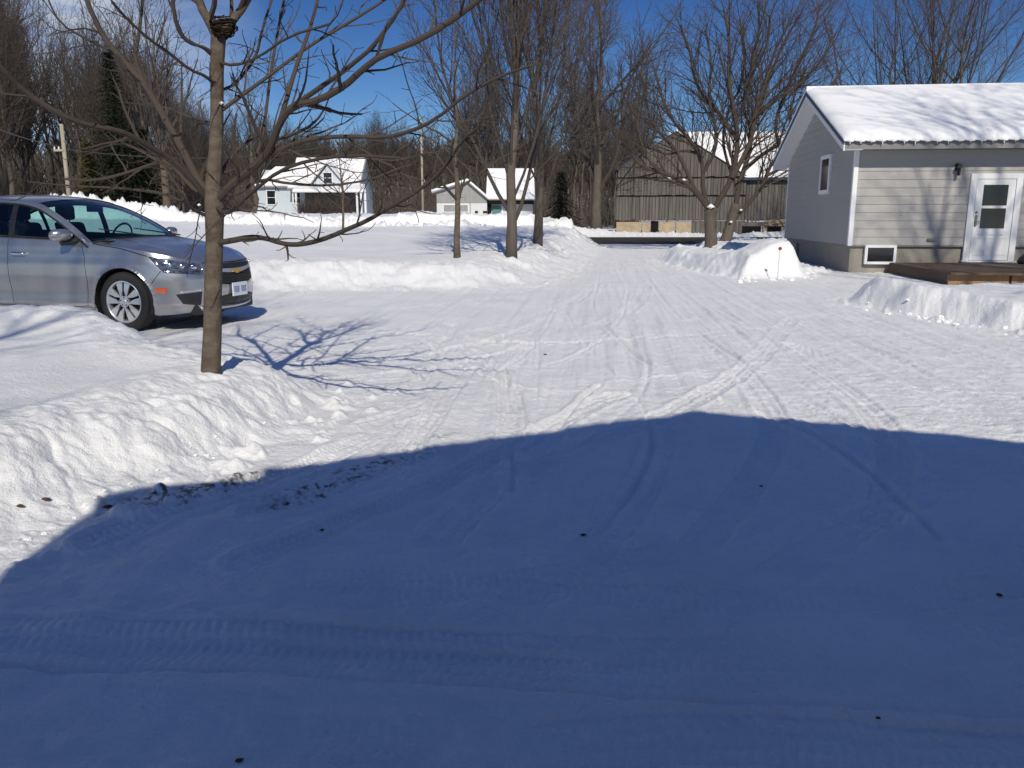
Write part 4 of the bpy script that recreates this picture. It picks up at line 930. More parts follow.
# ploughed lumps of snow lying loose on the drive
def lump(name, x, y, s, lb, grp, mt_='snow', sz=.6):
    z = GZ(x,y); n0, n1 = 9, 5; v = []; f = []
    for j in range(n1+1):
        ph = math.pi*j/n1
        for i in range(n0): a_ = i/n0*6.283; k = s*rs.uniform(.45,1.3); v.append((math.cos(a_)*math.sin(ph)*k, math.sin(a_)*math.sin(ph)*k*.85, math.cos(ph)*k*sz))
    for j in range(n1):
        for i in range(n0): f.append((j*n0+i,(j+1)*n0+i,(j+1)*n0+(i+1)%n0,j*n0+(i+1)%n0))
    o = MB().add(v, f).build(name, M[mt_], None, False); o.location = (x,y,z+s*.1); o['label'] = lb; o['category'] = 'snow lump'; o['group'] = grp
for q in range(16):
    a_ = rs.random(); x, y = gp(735+a_*75+rs.uniform(-6,6), 279-4*a_+rs.uniform(0,5)); lump('snow_lump', x, y, rs.uniform(.03,.09), 'loose lump of snow at the foot of the pile by the marker stake', 'snow lumps at the foot of the pile')
for q in range(22):
    a_ = rs.random(); x, y = gp(860+a_*150, 306+26*a_+rs.uniform(-2,4)); lump('snow_lump', x, y, rs.uniform(.015,.05), 'loose lump of snow along the foot of the bank before the deck', 'snow lumps along the right bank')
for q in range(26):
    a_ = rs.random(); x, y = hit(20+a_*290, 545-130*a_**.8+rs.uniform(-22,8)); lump('snow_lump', x, y, rs.uniform(.006,.016), 'small crumbled lump of snow at the foot of the near bank', 'snow crumbs at the near bank foot')

# ---------------------------------------------------------------- the house the picture is taken from (behind the camera, its shadow on the drive)
k = math.tan(SUN_EL); sx = -math.tan(math.pi-SUN_AZ) if False else .10
y0 = -.35
def up(pt): d = pt[1]-y0; return (pt[0]+.10*d, d*k/math.sqrt(1.01)*1.0)
apex = up((1.23,5.50)); el = up((-1.30,4.17)); 
slope = (apex[1]-el[1])/(apex[0]-el[0]); half = apex[0]-el[0]; er = (apex[0]+half, el[1])
oh = empty('gable_house', (apex[0],y0,0), 0, 'gabled house whose shadow covers the near drive', 'house')
hw = half-.30
m = MB(); hz = apex[1]-slope*hw-.02
m.prism([(-hw,-.2),(hw,-.2),(hw,hz-.1),(0,apex[1]-.12),(-hw,hz-.1)], lambda a,b,d: (a,d,b), -10.5, -.30); m.build('wall', M['whitewall'], oh)
for s in (-1,1):
    m = MB(); m.prism([(0,apex[1]-.10),(0,apex[1]),(s*half,el[1]),(s*half,el[1]-.10)], lambda a,b,d: (a,d,b), -11, 0); m.build('roof', M['fasciadk'], oh)
q = [up(gp(*p_)) for p_ in ((156,481,.02),(113,488,.04),(78,514,.05),(39,543,.06),(0,566,.06),(-150,655,.06))]; q = [(a_-apex[0], b_) for a_, b_ in q]
m = MB(); m.prism([(-half+.02,-.2),(-half+.02,q[0][1]+.12)]+q+[(q[-1][0],-.2)], lambda a,b,d: (a,d,b), -9, -.002); m.build('side_shadow_caster', M['whitewall'], oh)  # unseen block added beside the house, its outline shaped to cast the left shadow edge
m = MB(); m.box((-1.9,-.32,.35),(-1.0,-.29,2.4)); d = m.build('door', M['trim'], oh)
# ---------------------------------------------------------------- the silver car, front axle at the origin, nose along +X
car = empty('parked_car', (-4.22,10.18,.0), -.235, 'silver four-door sedan parked behind the near snowbank, nose beside the yard tree', 'car')
car.scale = (1,1,1.05)
OUT = [(.935,0),(.912,.23),(.86,.43),(.775,.59),(.655,.715),(.50,.80),(.32,.850),(0,.880),(-.4,.893),(-1.3,.90),(-2.3,.895),(-2.8,.875),(-3.2,.82),(-3.45,.70),(-3.60,.48),(-3.665,.22),(-3.67,0)]
def catmull(P, n):
    P = [np.array(p,float) for p in P]; P = [2*P[0]-P[1]]+P+[2*P[-1]-P[-2]]; out = []
    for i in range(1, len(P)-2):
        for t in np.linspace(0,1,12,endpoint=False):
            a,b,c,d = P[i-1:i+3]; out.append(.5*((2*b)+(-a+c)*t+(2*a-5*b+4*c-d)*t*t+(-a+3*b-3*c+d)*t**3))
    out.append(P[-2]); out = np.array(out); s = np.r_[0,np.cumsum(np.linalg.norm(np.diff(out,axis=0),axis=1))]
    q = np.linspace(0,s[-1],n); return np.c_[np.interp(q,s,out[:,0]),np.interp(q,s,out[:,1])]
NU = 420; OL = catmull(OUT, NU); OL[0,1] = 0; OL[-1,1] = 0
tg = np.gradient(OL, axis=0); tg /= np.linalg.norm(tg,axis=1)[:,None]; NRM = np.c_[tg[:,1], -tg[:,0]]; NRM *= np.sign((NRM*[[1,1]]*np.c_[np.where(np.abs(OL[:,0]+1.3)>1.6,OL[:,0]+1.3,0),OL[:,1]]).sum(1))[:,None]
US = np.linspace(0,1,NU)
def pw(z, zs, vs):  # smooth table
    i = np.clip(np.searchsorted(zs, z)-1, 0, len(zs)-2); t = np.clip((z-np.take(zs,i))/(np.take(zs,i+1)-np.take(zs,i)),0,1); t = t*t*(3-2*t)*.5+t*.5; return np.take(vs,i)*(1-t)+np.take(vs,i+1)*t
def surf(u, z, off=0.0):
    "point of the body's skin at plan parameter u (0 nose .. 1 tail) and height z, left side"
    u = np.asarray(u,float); z = np.asarray(z,float)
    x = np.interp(u,US,OL[:,0]); y = np.interp(u,US,OL[:,1]); nx = np.interp(u,US,NRM[:,0]); ny = np.interp(u,US,NRM[:,1])
    wf = np.clip(nx,0,1)**1.2; wr = np.clip(-nx,0,1)**1.2; ws = np.clip(1-wf-wr,0,1)
    f = pw(z, np.array([.16,.22,.30,.44,.56,.66,.74,.82,.95]), np.array([.13,.07,.02,.0,.012,.04,.08,.17,.30]))
    s = pw(z, np.array([.18,.24,.30,.40,.60,.72,.80,.90,1.05]), np.array([.06,.035,.012,.018,.0,.004,.020,.035,.075]))
    r = pw(z, np.array([.2,.3,.5,.7,.9,1.1]), np.array([.1,.03,.0,.02,.03,.10]))
    ins = wf*f+ws*s+wr*r-off
    return np.stack([x-nx*ins, y-ny*ins, z+0*x], -1)
def uX(X): return float(np.interp(-X, -OL[:,0], US))
def uy(Y): k = int(NU*.3); return float(np.interp(Y, OL[:k,1], US[:k]))
ZTX = np.array([-3.67,-3.45,-3.1,-2.6,-1.3,-.7,-.36,0,.30,.55,.75,.93]); ZTZ = np.array([.99,1.04,1.06,1.035,.990,.968,.950,.912,.865,.815,.770,.735])
def ztop(X): return np.interp(X, ZTX, ZTZ)
def bothsides(mb, fn):
    for s in (1,-1):
        sub = MB(); fn(sub)
        v = [(p[0],p[1]*s,p[2]) for p in sub.v]; f = sub.f if s > 0 else [q[::-1] for q in sub.f]; mb.add(v, f)
# skin with the wheel openings cut
AX = (0.0, -2.685); AR = .365; WZ = .325
NUB, NZ = 300, 44; us = np.linspace(0,1,NUB); sk = surf(us, us*0+.5); XT = sk[:,0]
Z = np.zeros((NUB,NZ)); zb = .175+.03*np.exp(-((XT-.9)/.3)**2)
for j in range(NZ): Z[:,j] = zb+(ztop(XT)-zb)*(j/(NZ-1))
Pn = surf(np.repeat(us[:,None],NZ,1), Z)
keep = np.ones((NUB-1,NZ-1),bool)
for ax in AX:
    cx = (Pn[:-1,:-1,0]+Pn[1:,1:,0])/2; cz = (Pn[:-1,:-1,2]+Pn[1:,1:,2])/2; side = Pn[:-1,:-1,1] > .5
    keep &= ~(((cx-ax)**2+(cz-WZ)**2 < AR**2) & side)
    dx = Pn[...,0]-ax; dz = Pn[...,2]-WZ; rr = np.hypot(dx,dz); mk = (rr > AR-.022) & (rr < AR+.022) & (Pn[...,1] > .5)
    # flare the lip outwards a little
    fl = np.exp(-((rr-AR)/.035)**2)*(Pn[...,1] > .5); Pn[...,1] += .010*fl
    Pn[...,0] = np.where(mk, ax+dx/rr*AR, Pn[...,0]); Pn[...,2] = np.where(mk, WZ+dz/rr*AR, Pn[...,2])
def skinf(mb):
    mb.v += [tuple(map(float,p)) for p in Pn.reshape(-1,3)]
    for i in range(NUB-1):
        for j in range(NZ-1):
            if keep[i,j]: a = i*NZ+j; mb.f.append((a,a+1,a+NZ+1,a+NZ))
bd = MB(); bothsides(bd, skinf)
# bonnet and boot lid, spanned across
def crown(mb, X0, X1, cr, bulge):
    sel = [i for i in range(NUB) if min(X0,X1)-1e-6 <= XT[i] <= max(X0,X1)+1e-6]; T = np.linspace(-1,1,41); base = len(mb.v); n = 0
    for i in sel:
        p = Pn[i,-1]; w = p[1]/.86
        for t in T:
            b = bulge(p[0]); c = cr(p[0])*(1-t*t)*min(1,w*1.1); crease = .012*math.exp(-((abs(t)-.74)/.07)**2)*min(1,w)
            mb.v.append((float(p[0]+b*(1-t*t)), float(p[1]*t), float(p[2]+c+crease-.010*math.exp(-((abs(t)-.94)/.03)**2)*w)))
        n += 1
    for i in range(n-1):
        for j in range(40): a = base+i*41+j; mb.f.append((a,a+41,a+42,a+1))
crown(bd, 1.0, -.42, lambda X: .045+.02*np.clip((.9-X)/1.2,0,1), lambda X: .20*np.clip((.15-X)/.5,0,1)**1.5)
crown(bd, -3.02, -3.7, lambda X: .05*np.clip((X+3.75)/.4,0,1), lambda X: 0)
# glasshouse frame
RAIL = [(-.38,.815,.955),(-.62,.775,1.115),(-.90,.715,1.265),(-1.18,.655,1.375),(-1.50,.620,1.425),(-1.95,.605,1.435),(-2.35,.612,1.40),(-2.70,.640,1.29),(-2.95,.690,1.17),(-3.12,.740,1.075)]
RL = catmull(RAIL, 90) if False else None
def cat3(P, n):
    A = catmull([(i,p[0]) for i,p in enumerate(P)], 400); out = []
    def c1(k):
        B = catmull([(i,p[k]) for i,p in enumerate(P)], 400); return B
    q = np.linspace(0,len(P)-1,n); return np.stack([np.interp(q, c1(k)[:,0], c1(k)[:,1]) for k in range(3)],-1)
RL = cat3(RAIL, 80)
def strip(mb, A, B, flip=False):
    k = len(mb.v); n = len(A); mb.v += [tuple(map(float,p)) for p in A]+[tuple(map(float,p)) for p in B]
    for i in range(n-1): q = (k+i,k+i+1,k+n+i+1,k+n+i); mb.f.append(q[::-1] if flip else q)
TN = np.gradient(RL,axis=0); TN /= np.linalg.norm(TN,axis=1)[:,None]
outw = np.array([0,.92,.38]); dn = np.cross(TN, outw); dn /= np.linalg.norm(dn,axis=1)[:,None]; dn *= np.sign(-dn[:,2]+1e-9)[:,None]
RLi = RL+dn*.055+np.array([0,.028,0])        # lower edge of the rail above the glass
def rail(mb): 
    mid = (RL+RLi)/2+np.array([0,.014,.004]); strip(mb, RL, mid); strip(mb, mid, RLi); strip(mb, RLi, RLi-np.array([0,.04,0]))
bothsides(bd, rail)
# roof panel
sel = [i for i in range(80) if -1.20 >= RL[i,0] >= -2.45]; T = np.linspace(-1,1,31); k0 = len(bd.v)
for i in sel:
    p = RL[i]; e0 = np.clip((p[0]+1.20)/-.25,0,1); 
    for t in T: bd.v.append((float(p[0]+(.085*(1-e0)-.05*np.clip((-2.2-p[0])/.25,0,1))*(1-t*t)), float(p[1]*t), float(p[2]+.050*(1-abs(t)**2.4))))
for i in range(len(sel)-1):
    for j in range(30): a = k0+i*31+j; bd.f.append((a,a+1,a+32,a+31))
# shoulder between the skin's top and the glass foot
def beltY(X): return np.interp(X, [-3.2,-2.9,-.5,-.36], [.76,.79,.825,.815])
bx_ = np.linspace(-.36,-3.12,60); un = np.array([uX(x) for x in bx_]); TOP = surf(un, ztop(surf(un,un*0+.5)[:,0])); FT = np.stack([TOP[:,0], beltY(TOP[:,0]), TOP[:,2]+.012],-1)
bothsides(bd, lambda mb: strip(mb, TOP, FT))
# rear quarter panel (C pillar)
def cpil(mb):
    P = [(-2.72,.665,1.255),(-2.98,.705,1.15),(-3.14,.745,1.075),(-3.05,.79,1.065),(-2.78,.795,1.055),(-2.66,.745,1.15)]; mb.v += P; n = len(mb.v)-6; mb.f.append((n,n+1,n+2,n+3,n+4,n+5))
bothsides(bd, cpil)
body = bd.build('body', M['paint'], car, True)
me = body.data; me.shade_smooth() if hasattr(me,'shade_smooth') else None
# underbody and wheel wells
m = MB(); m.box((-3.5,-.60,.17),(.75,.60,.50)).box((-3.3,-.84,.17),(-3.06,.84,.30)).box((-2.30,-.84,.165),(-.40,.84,.30))
for ax in AX:
    for s in (1,-1):
        n0 = 24
        for i in range(n0):
            a0, a1 = -.35+i/n0*3.85, -.35+(i+1)/n0*3.85; R1 = AR-.002
            P = [(ax+math.cos(a)*R1, s*y, WZ+math.sin(a)*R1) for a in (a0,a1) for y in (.55,.878 if ax > -1 else .885)]; m.add(P, [(0,1,3,2)])
m.build('underbody', M['blackplastic'], car)
# glass
def sideglass(mb, X0, X1):
    n = 16; k = len(mb.v)
    for i in range(n+1):
        X = X0+(X1-X0)*i/n; q = float(np.interp(-X, -RLi[:,0], np.arange(80))); top = np.array([np.interp(q, np.arange(80), RLi[:,c]) for c in range(3)]); z0 = float(ztop(X))+.008; y0_ = float(beltY(X))-.006
        for j in range(7):
            t = j/6; mb.v.append((X, float(y0_*(1-t)+(top[1]-.008)*t+.012*math.sin(t*3.14)), float(z0*(1-t)+max(top[2],z0+.002)*t)))
    for i in range(n):
        for j in range(6): a = k+i*7+j; mb.f.append((a,a+1,a+8,a+7))
for nm, X0, X1 in (('side_window',-.62,-1.46),('side_window',-1.53,-2.40),('quarter_window',-2.45,-2.80)):
    for s in (1,-1):
        sub = MB(); sideglass(sub, X0, X1); sub.v = [(p[0],p[1]*s,p[2]) for p in sub.v]; sub.build(nm, M['glass'], car, True)
for X0, X1 in ((-1.455,-1.535),(-2.395,-2.455),(-.46,-.60)):
    for s in (1,-1):
        m = MB(); sideglass(m, X0, X1); m.v = [(x,(y+.004)*s,z) for x,y,z in m.v]; m.build('window_pillar', M['blackplastic'], car)
# black weather strip along the belt
m = MB(); bothsides(m, lambda mb: mb.tube([(float(x),float(beltY(x))+.006,float(ztop(x))+.022) for x in np.linspace(-.52,-2.78,30)], [.011]*30, 5)); m.build('belt_moulding', M['blackplastic'], car)
m = MB(); ii = [i for i in range(80) if RL[i,0] > -2.75]; bothsides(m, lambda mb: mb.tube([tuple(map(float,RLi[i]+np.array([0,.002,-.006]))) for i in ii], [.013]*len(ii), 5)); m.build('window_seal', M['blackplastic'], car)
def screen(nm, i0, i1, b0, b1, c0, c1):
    mb = MB(); ids = list(range(i0,i1+1)); T = np.linspace(-1,1,25)
    for kk, i in enumerate(ids):
        f = kk/(len(ids)-1); p = RL[i]
        for t in T: mb.v.append((float(p[0]+(b0+(b1-b0)*f)*(1-t*t)), float((p[1]-.012)*t), float(p[2]-.006+(c0+(c1-c0)*f)*(1-abs(t)**2.4))))
    for a in range(len(ids)-1):
        for j in range(24): q = a*25+j; mb.f.append((q,q+1,q+26,q+25))
    return mb.build(nm, M['glass'], car, True)
iA = 0; iR = min(i for i in range(80) if RL[i,0] <= -1.20); iB = max(i for i in range(80) if RL[i,0] >= -2.45)
screen('windshield', iA, iR, .22, .085, .045, .050)
screen('rear_window', iB, 79, -.05, -.12, .050, .02)
m = MB(); T = np.linspace(-1,1,25); m.tube([(float(-.36+.22*(1-t*t)), float(.80*t), float(.958+.05*(1-t*t))) for t in T], [.018]*25, 5)
for s in (-.15,.45): m.tube([(-.13,s,1.012),(-.30,s-.3,1.065),(-.40,s-.52,1.10)], [.010,.008,.006], 5)
m.build('wiper', M['blackplastic'], car)
# interior
m = MB(); m.box((-3.1,-.78,.40),(-.25,.78,.55)); T = np.linspace(-1,1,13); k0 = len(m.v)
for X, z in ((-.22,.965),(-.55,.985),(-.80,.96),(-.84,.62)):
    for t in T: m.v.append((X+.1*(1-t*t), .76*t, z+.03*(1-t*t)))
for i in range(3):
    for j in range(12): a = k0+i*13+j; m.f.append((a,a+1,a+14,a+13))
m.box((-2.98,-.62,.95),(-2.55,.62,.99)); m.build('dashboard', M['cabin'], car)
m = MB(); bothsides(m, lambda mb: mb.add([(-.45,.80,.5),(-3.0,.80,.5),(-3.0,.79,1.0),(-.45,.80,.95)],[(0,1,2,3)])); m.build('door_lining', M['cabin'], car)
def seat(x, y, w):
    m = MB(); m.box((x-.25,y-w/2,.55),(x+.28,y+w/2,.68)); sec = [(x-.22,.62),(x-.38,1.16),(x-.48,1.17),(x-.38,.62)]; m.prism(sec, lambda a,b,d: (a,d,b), y-w/2+.02, y+w/2-.02); o = m.build('seat', M['cabin'], car); bevel(o,.04,3); return o
for y in (.37,-.37):
    o = seat(-1.28,y,.50); m = MB(); m.box((-1.81,y-.13,1.19),(-1.70,y+.13,1.37)); h = m.build('headrest', M['cabin'], o); bevel(h,.035,3)
    m = MB(); m.tube([(-1.74,y-.05,1.12),(-1.75,y-.05,1.22)],[.008,.008],6).tube([(-1.74,y+.05,1.12),(-1.75,y+.05,1.22)],[.008,.008],6); m.build('headrest_post', M['metal'], o)
seat(-2.25,0,1.25)
m = MB(); n0 = 24; ring = [(-.93+.06*math.sin(a)*1.0, .37+.185*math.cos(a), .985+.165*math.sin(a)) for a in np.linspace(0,2*math.pi,n0+1)]; m.tube(ring[:13], [.014]*13, 6).tube(ring[12:], [.014]*13, 6); m.tube([(-.93,.20,.985),(-.90,.37,.97),(-.93,.54,.985)],[.02,.05,.02],6).tube([(-.9,.37,.97),(-.72,.37,.86)],[.03,.03],6); m.build('steering_wheel', M['blackplastic'], car)
m = MB(); m.box((-1.00,-.13,1.285),(-.97,.13,1.355)).tube([(-.98,0,1.34),(-1.02,0,1.41)],[.012,.012],6); o = m.build('rear_view_mirror', M['blackplastic'], car); bevel(o,.012)
# patches laid on the skin
def patch(nm, m_, corners, off=.006, nx=14, nz=8, sides=(1,-1), parent=None, dep=.012):
    "corners (u,z): four, going round; a slab hugging the skin"
    outs = []
    for s in sides:
        mb = MB(); c = [np.array(q,float) for q in corners]
        G = np.array([[ (c[0]*(1-a)+c[1]*a)*(1-b)+(c[3]*(1-a)+c[2]*a)*b for b in np.linspace(0,1,nz)] for a in np.linspace(0,1,nx)])
        for o_ in (off, off-dep):
            P = surf(G[...,0], G[...,1], o_); mb.v += [(float(p[0]),float(p[1]*s),float(p[2])) for p in P.reshape(-1,3)]
        N = nx*nz
        for i in range(nx-1):
            for j in range(nz-1): a = i*nz+j; mb.f.append((a,a+nz,a+nz+1,a+1))
        rim_ = [i*nz for i in range(nx)]+[(nx-1)*nz+j for j in range(1,nz)]+[i*nz+nz-1 for i in range(nx-2,-1,-1)]+[j for j in range(nz-2,0,-1)]
        for a, b in zip(rim_, rim_[1:]+rim_[:1]): mb.f.append((a,b,b+N,a+N))
        if s < 0: mb.f = [q[::-1] for q in mb.f]
        outs.append(mb.build(nm, m_, parent or car, True))
    return outs
hl = patch('headlight', M['lamp'], [(uX(.33),.815),(uy(.50),.722),(uy(.52),.610),(uX(.50),.645)], .006)
for o in hl:
    s = 1 if o.data.vertices[0].co.y > 0 else -1
    for uu, zz, r_ in ((uy(.60),.690,.038),(uy(.70),.705,.032),(uX(.56),.725,.026)):
        mb = MB(); p = surf(uu,zz,.004); q = surf(uu,zz,.013); mb.tube([(float(p[0]),float(p[1]*s),float(p[2])),(float(q[0]),float(q[1]*s),float(q[2]))],[r_,r_*.8],16)
        mb.build('lamp_bulb', M['chrome'], o, True)
def front(nm, m_, y1, z0, z1, off, z0b=None, z1b=None, **k):
    "a band across the nose from -y1 to y1; the b heights are at its outer ends"
    mb = MB(); n, nz = 41, 6; Y = np.linspace(-y1,y1,n)
    for o_ in (off, off-.02):
        for y in Y:
            a = (abs(y)/y1)**2; za = z0+((z0b or z0)-z0)*a; zb_ = z1+((z1b or z1)-z1)*a
            for zz in np.linspace(za,zb_,nz): p = surf(uy(abs(y)), zz, o_); mb.v.append((float(p[0]), float(abs(p[1])*(1 if y >= 0 else -1)), float(zz)))
    N = n*nz
    for i in range(n-1):
        for j in range(nz-1): a = i*nz+j; mb.f.append((a,a+nz,a+nz+1,a+1))
        for a in (i*nz, i*nz+nz-1): mb.f.append((a,a+nz,a+nz+N,a+N))
    for a in list(range(nz-1)): mb.f += [(a,a+1,a+1+N,a+N),(a+N-nz,a+N-nz+1,a+2*N-nz+1,a+2*N-nz)]
    return mb.build(nm, m_, car, True)
g1 = front('upper_grille', M['blackplastic'], .46, .655, .715, .005, .665, .712)
bar = front('chrome_bar', M['rim'], .47, .610, .655, .014, .655, .68)
g2 = front('lower_grille', M['blackplastic'], .44, .475, .610, .005, .52, .650)
for i in range(4):
    mb = MB(); z = .497+i*.029; mb.tube([tuple(map(float,(lambda p,y: (p[0], abs(p[1])*(1 if y>=0 else -1), p[2]))(surf(uy(abs(y)), z+.02*(abs(y)/.4)**2, .008), y))) for y in np.linspace(-.38,.38,17)], [.006]*17, 4); mb.build('grille_slat', M['seam'], g2)
li = front('lower_intake', M['blackplastic'], .50, .245, .375, .005, .265, .33)
front('chin_chrome', M['rim'], .56, .215, .232, .020, .238, .252)
front('hood_gap', M['seam'], .50, .722, .732, .004, .730, .738)
# gold bow emblem
mb = MB(); e = [(-.085,.612),(-.035,.612),(-.03,.600),(.04,.600),(.035,.612),(.095,.612),(.085,.645),(.04,.645),(.035,.657),(-.035,.657),(-.04,.645),(-.095,.645)]
px_ = float(surf(0.0,.63,.0)[0]); mb.prism(e, lambda a,b,d: (d,a,b), px_+.018, px_+.030); mb.build('emblem', M['gold'], bar)
# plate
p0 = float(surf(0.0,.42,.0)[0]); mb = MB(); mb.box((p0+.012,-.155,.345),(p0+.024,.155,.495)); pl = mb.build('licence_plate', M['plate'], car)
mb = MB()
rs = random.Random(5)
for i in range(7):
    y = -.125+i*.038
    if i == 3: continue
    mb.box((p0+.0245,y,.385),(p0+.0255,y+.008,.455)).box((p0+.0245,y+.018,.385),(p0+.0255,y+.026,.455)).box((p0+.0245,y+.008,.385 if i%2 else .447),(p0+.0255,y+.018,.393 if i%2 else .455))
mb.build('plate_characters', M['plateink'], pl)
fg = patch('fog_recess', M['blackplastic'], [(uX(.60),.405),(uy(.545),.425),(uy(.56),.275),(uX(.66),.30)], .004)
patch('fog_trim', M['rim'], [(uX(.64),.435),(uy(.56),.452),(uy(.565),.438),(uX(.63),.420)], .012)
patch('side_marker', M['amber'], [(uX(.385),.472),(uX(.525),.475),(uX(.505),.425),(uX(.415),.427)], .005)
patch('tail_light', M['tail'], [(uX(-3.15),.95),(uX(-3.58),.97),(uX(-3.58),.78),(uX(-3.25),.80)], .006)
patch('sill_trim', M['paint'], [(uX(-.40),.255),(uX(-2.28),.265),(uX(-2.28),.235),(uX(-.40),.228)], .010, 30, 4)
# gaps between panels
def gap(pts, r_=.0045, side=(1,-1)):
    mb = MB()
    for s in side:
        P = []
        for (a, b), (c, d) in zip(pts[:-1], pts[1:]):
            for t in np.linspace(0,1,10): p = surf(a+(c-a)*t, b+(d-b)*t, -.001); P.append((float(p[0]),float(p[1]*s),float(p[2])))
        mb.tube(P, [r_]*len(P), 4)
    return mb
for pts in ([(uX(-.50),.955),(uX(-.46),.80),(uX(-.44),.55),(uX(-.47),.28),(uX(-.60),.255)], [(uX(-1.50),.985),(uX(-1.50),.60),(uX(-1.49),.30),(uX(-1.45),.262)], [(uX(-2.52),1.02),(uX(-2.30),.72),(uX(-2.28),.50),(uX(-2.20),.28)], [(uX(-.60),.258),(uX(-2.2),.268)]): [gap(pts, .0045, (s,)).build('door_gap', M['seam'], car) for s in (1,-1)]
for s in (1,-1): gap([(uX(.32),.815),(uX(.0),.895),(uX(-.36),.945)], .006, (s,)).build('hood_gap', M['seam'], car)
for s in (1,-1): gap([(uX(.47),.66),(uX(.38),.55),(uX(.345),.50)], .0045, (s,)).build('bumper_gap', M['seam'], car)
# handles
for X in (-1.34,-2.28):
    for s in (1,-1):
        mb = MB(); P = [surf(uX(X-.0+d), .83+e_, o_) for d,e_,o_ in ((.11,.0,.004),(.08,.002,.030),(0,.004,.038),(-.08,.004,.030),(-.11,.002,.004))]; mb.tube([(float(p[0]),float(p[1]*s),float(p[2])) for p in P], [.012,.017,.018,.017,.012], 8); mb.build('door_handle', M['chrome'], car, True)
# mirrors
for s in (1,-1):
    n0, n1 = 20, 12; mb = MB(); cx, cy, cz = -.66, .985, 1.035
    for j in range(n1+1):
        ph = math.pi*j/n1
        for i in range(n0):
            a = i/n0*2*math.pi; X = math.cos(ph); Y = math.sin(ph)*math.cos(a); Zz = math.sin(ph)*math.sin(a)
            mb.v.append((cx+(.10*X if X > 0 else .035*X)-.03*Y, s*(cy+.125*np.sign(Y)*abs(Y)**.85), cz+.068*np.sign(Zz)*abs(Zz)**.8+.01*X))
    for j in range(n1):
        for i in range(n0): q = (j*n0+i,(j+1)*n0+i,(j+1)*n0+(i+1)%n0,j*n0+(i+1)%n0); mb.f.append(q if s > 0 else q[::-1])
    mr = mb.build('wing_mirror', M['paint'], car, True)
    mb = MB(); mb.tube([(-.66,s*.985,.972),(-.60,s*.88,.965),(-.56,s*.81,.985)],[.045,.035,.040],8); mb.build('mirror_foot', M['blackplastic'], mr)
    mb = MB(); mb.add([(-.44,s*.822,.965),(-.60,s*.822,.98),(-.60,s*.800,1.07),(-.44,s*.812,.985),(-.44,s*.80,.965),(-.60,s*.80,.98),(-.60,s*.78,1.07),(-.44,s*.79,.985)],[(0,1,2,3),(7,6,5,4),(0,3,7,4),(0,4,5,1),(1,5,6,2),(2,6,7,3)]); mb.build('mirror_patch', M['blackplastic'], mr)
# antenna
mb = MB(); mb.tube([(-2.32,0,1.47),(-2.48,0,1.62)],[.008,.004],6); mb.build('antenna', M['blackplastic'], car)
# wheels
def wheel(x, y, s):
    w = empty('wheel', (x,y,WZ)); w.parent = car
    def lathe(prof, n, mb):
        k = len(mb.v)
        for i in range(n):
            a = i/n*2*math.pi
            for r_, d in prof: mb.v.append((math.cos(a)*r_, s*d, math.sin(a)*r_))
        q = len(prof)
        for i in range(n):
            for j in range(q-1): mb.f.append((k+i*q+j, k+i*q+j+1, k+((i+1)%n)*q+j+1, k+((i+1)%n)*q+j))
        return mb
    lathe([(.222,-.10),(.26,-.105),(.305,-.095),(.322,-.07),(.325,0),(.322,.065),(.305,.092),(.26,.102),(.230,.095),(.224,.08)], 48, MB()).build('tyre', M['rubber'], w, True)
    lathe([(.230,.092),(.223,.098),(.213,.090),(.206,.060),(.206,-.09)], 48, MB()).build('rim', M['rim'], w, True)
    lathe([(.207,.030),(.0,.028)], 32, MB()).build('dark_backing_disc', M['seam'], w)  # dark disc added behind the spokes, standing in for shade in the openings
    mb = MB(); 
    for i in range(5):
        a0 = i/5*2*math.pi+.3
        for e in (-1,1):   # two halves of a broad spoke with a slot between
            pol = [(.045,.032),(.12,.012),(.213,.014),(.213,.098),(.13,.066),(.055,.038)]
            def fnp(a,b,d): 
                c_, s_ = math.cos(a0), math.sin(a0); b = b*e; bend = .012*math.sin(min(a/.2,1)*3.14); return (a*c_-b*s_, s*(d+bend), a*s_+b*c_)
            mb.prism(pol, fnp, .055, .078)
        aa = a0
    mb.prism([(.062*math.cos(q/20*6.283),.062*math.sin(q/20*6.283)) for q in range(20)], lambda a,b,d: (a,s*d,b), .05, .086); mb.build('spokes', M['rim'], w)
    mb = MB(); mb.prism([(.026*math.cos(q/16*6.283),.026*math.sin(q/16*6.283)) for q in range(16)], lambda a,b,d: (a,s*d,b), .086, .092); mb.build('hub_cap', M['rim'], w)
    mb = MB()
    for i in range(5): a = i/5*6.283+.3; mb.prism([(.045*math.cos(a)+.008*math.cos(q), .045*math.sin(a)+.008*math.sin(q)) for q in (0,1,2,3,4,5)], lambda a,b,d: (a,s*d,b), .086, .089)
    mb.build('lug_nuts', M['seam'], w)
for ax in AX:
    for s in (1,-1): wheel(ax, s*.775, s)

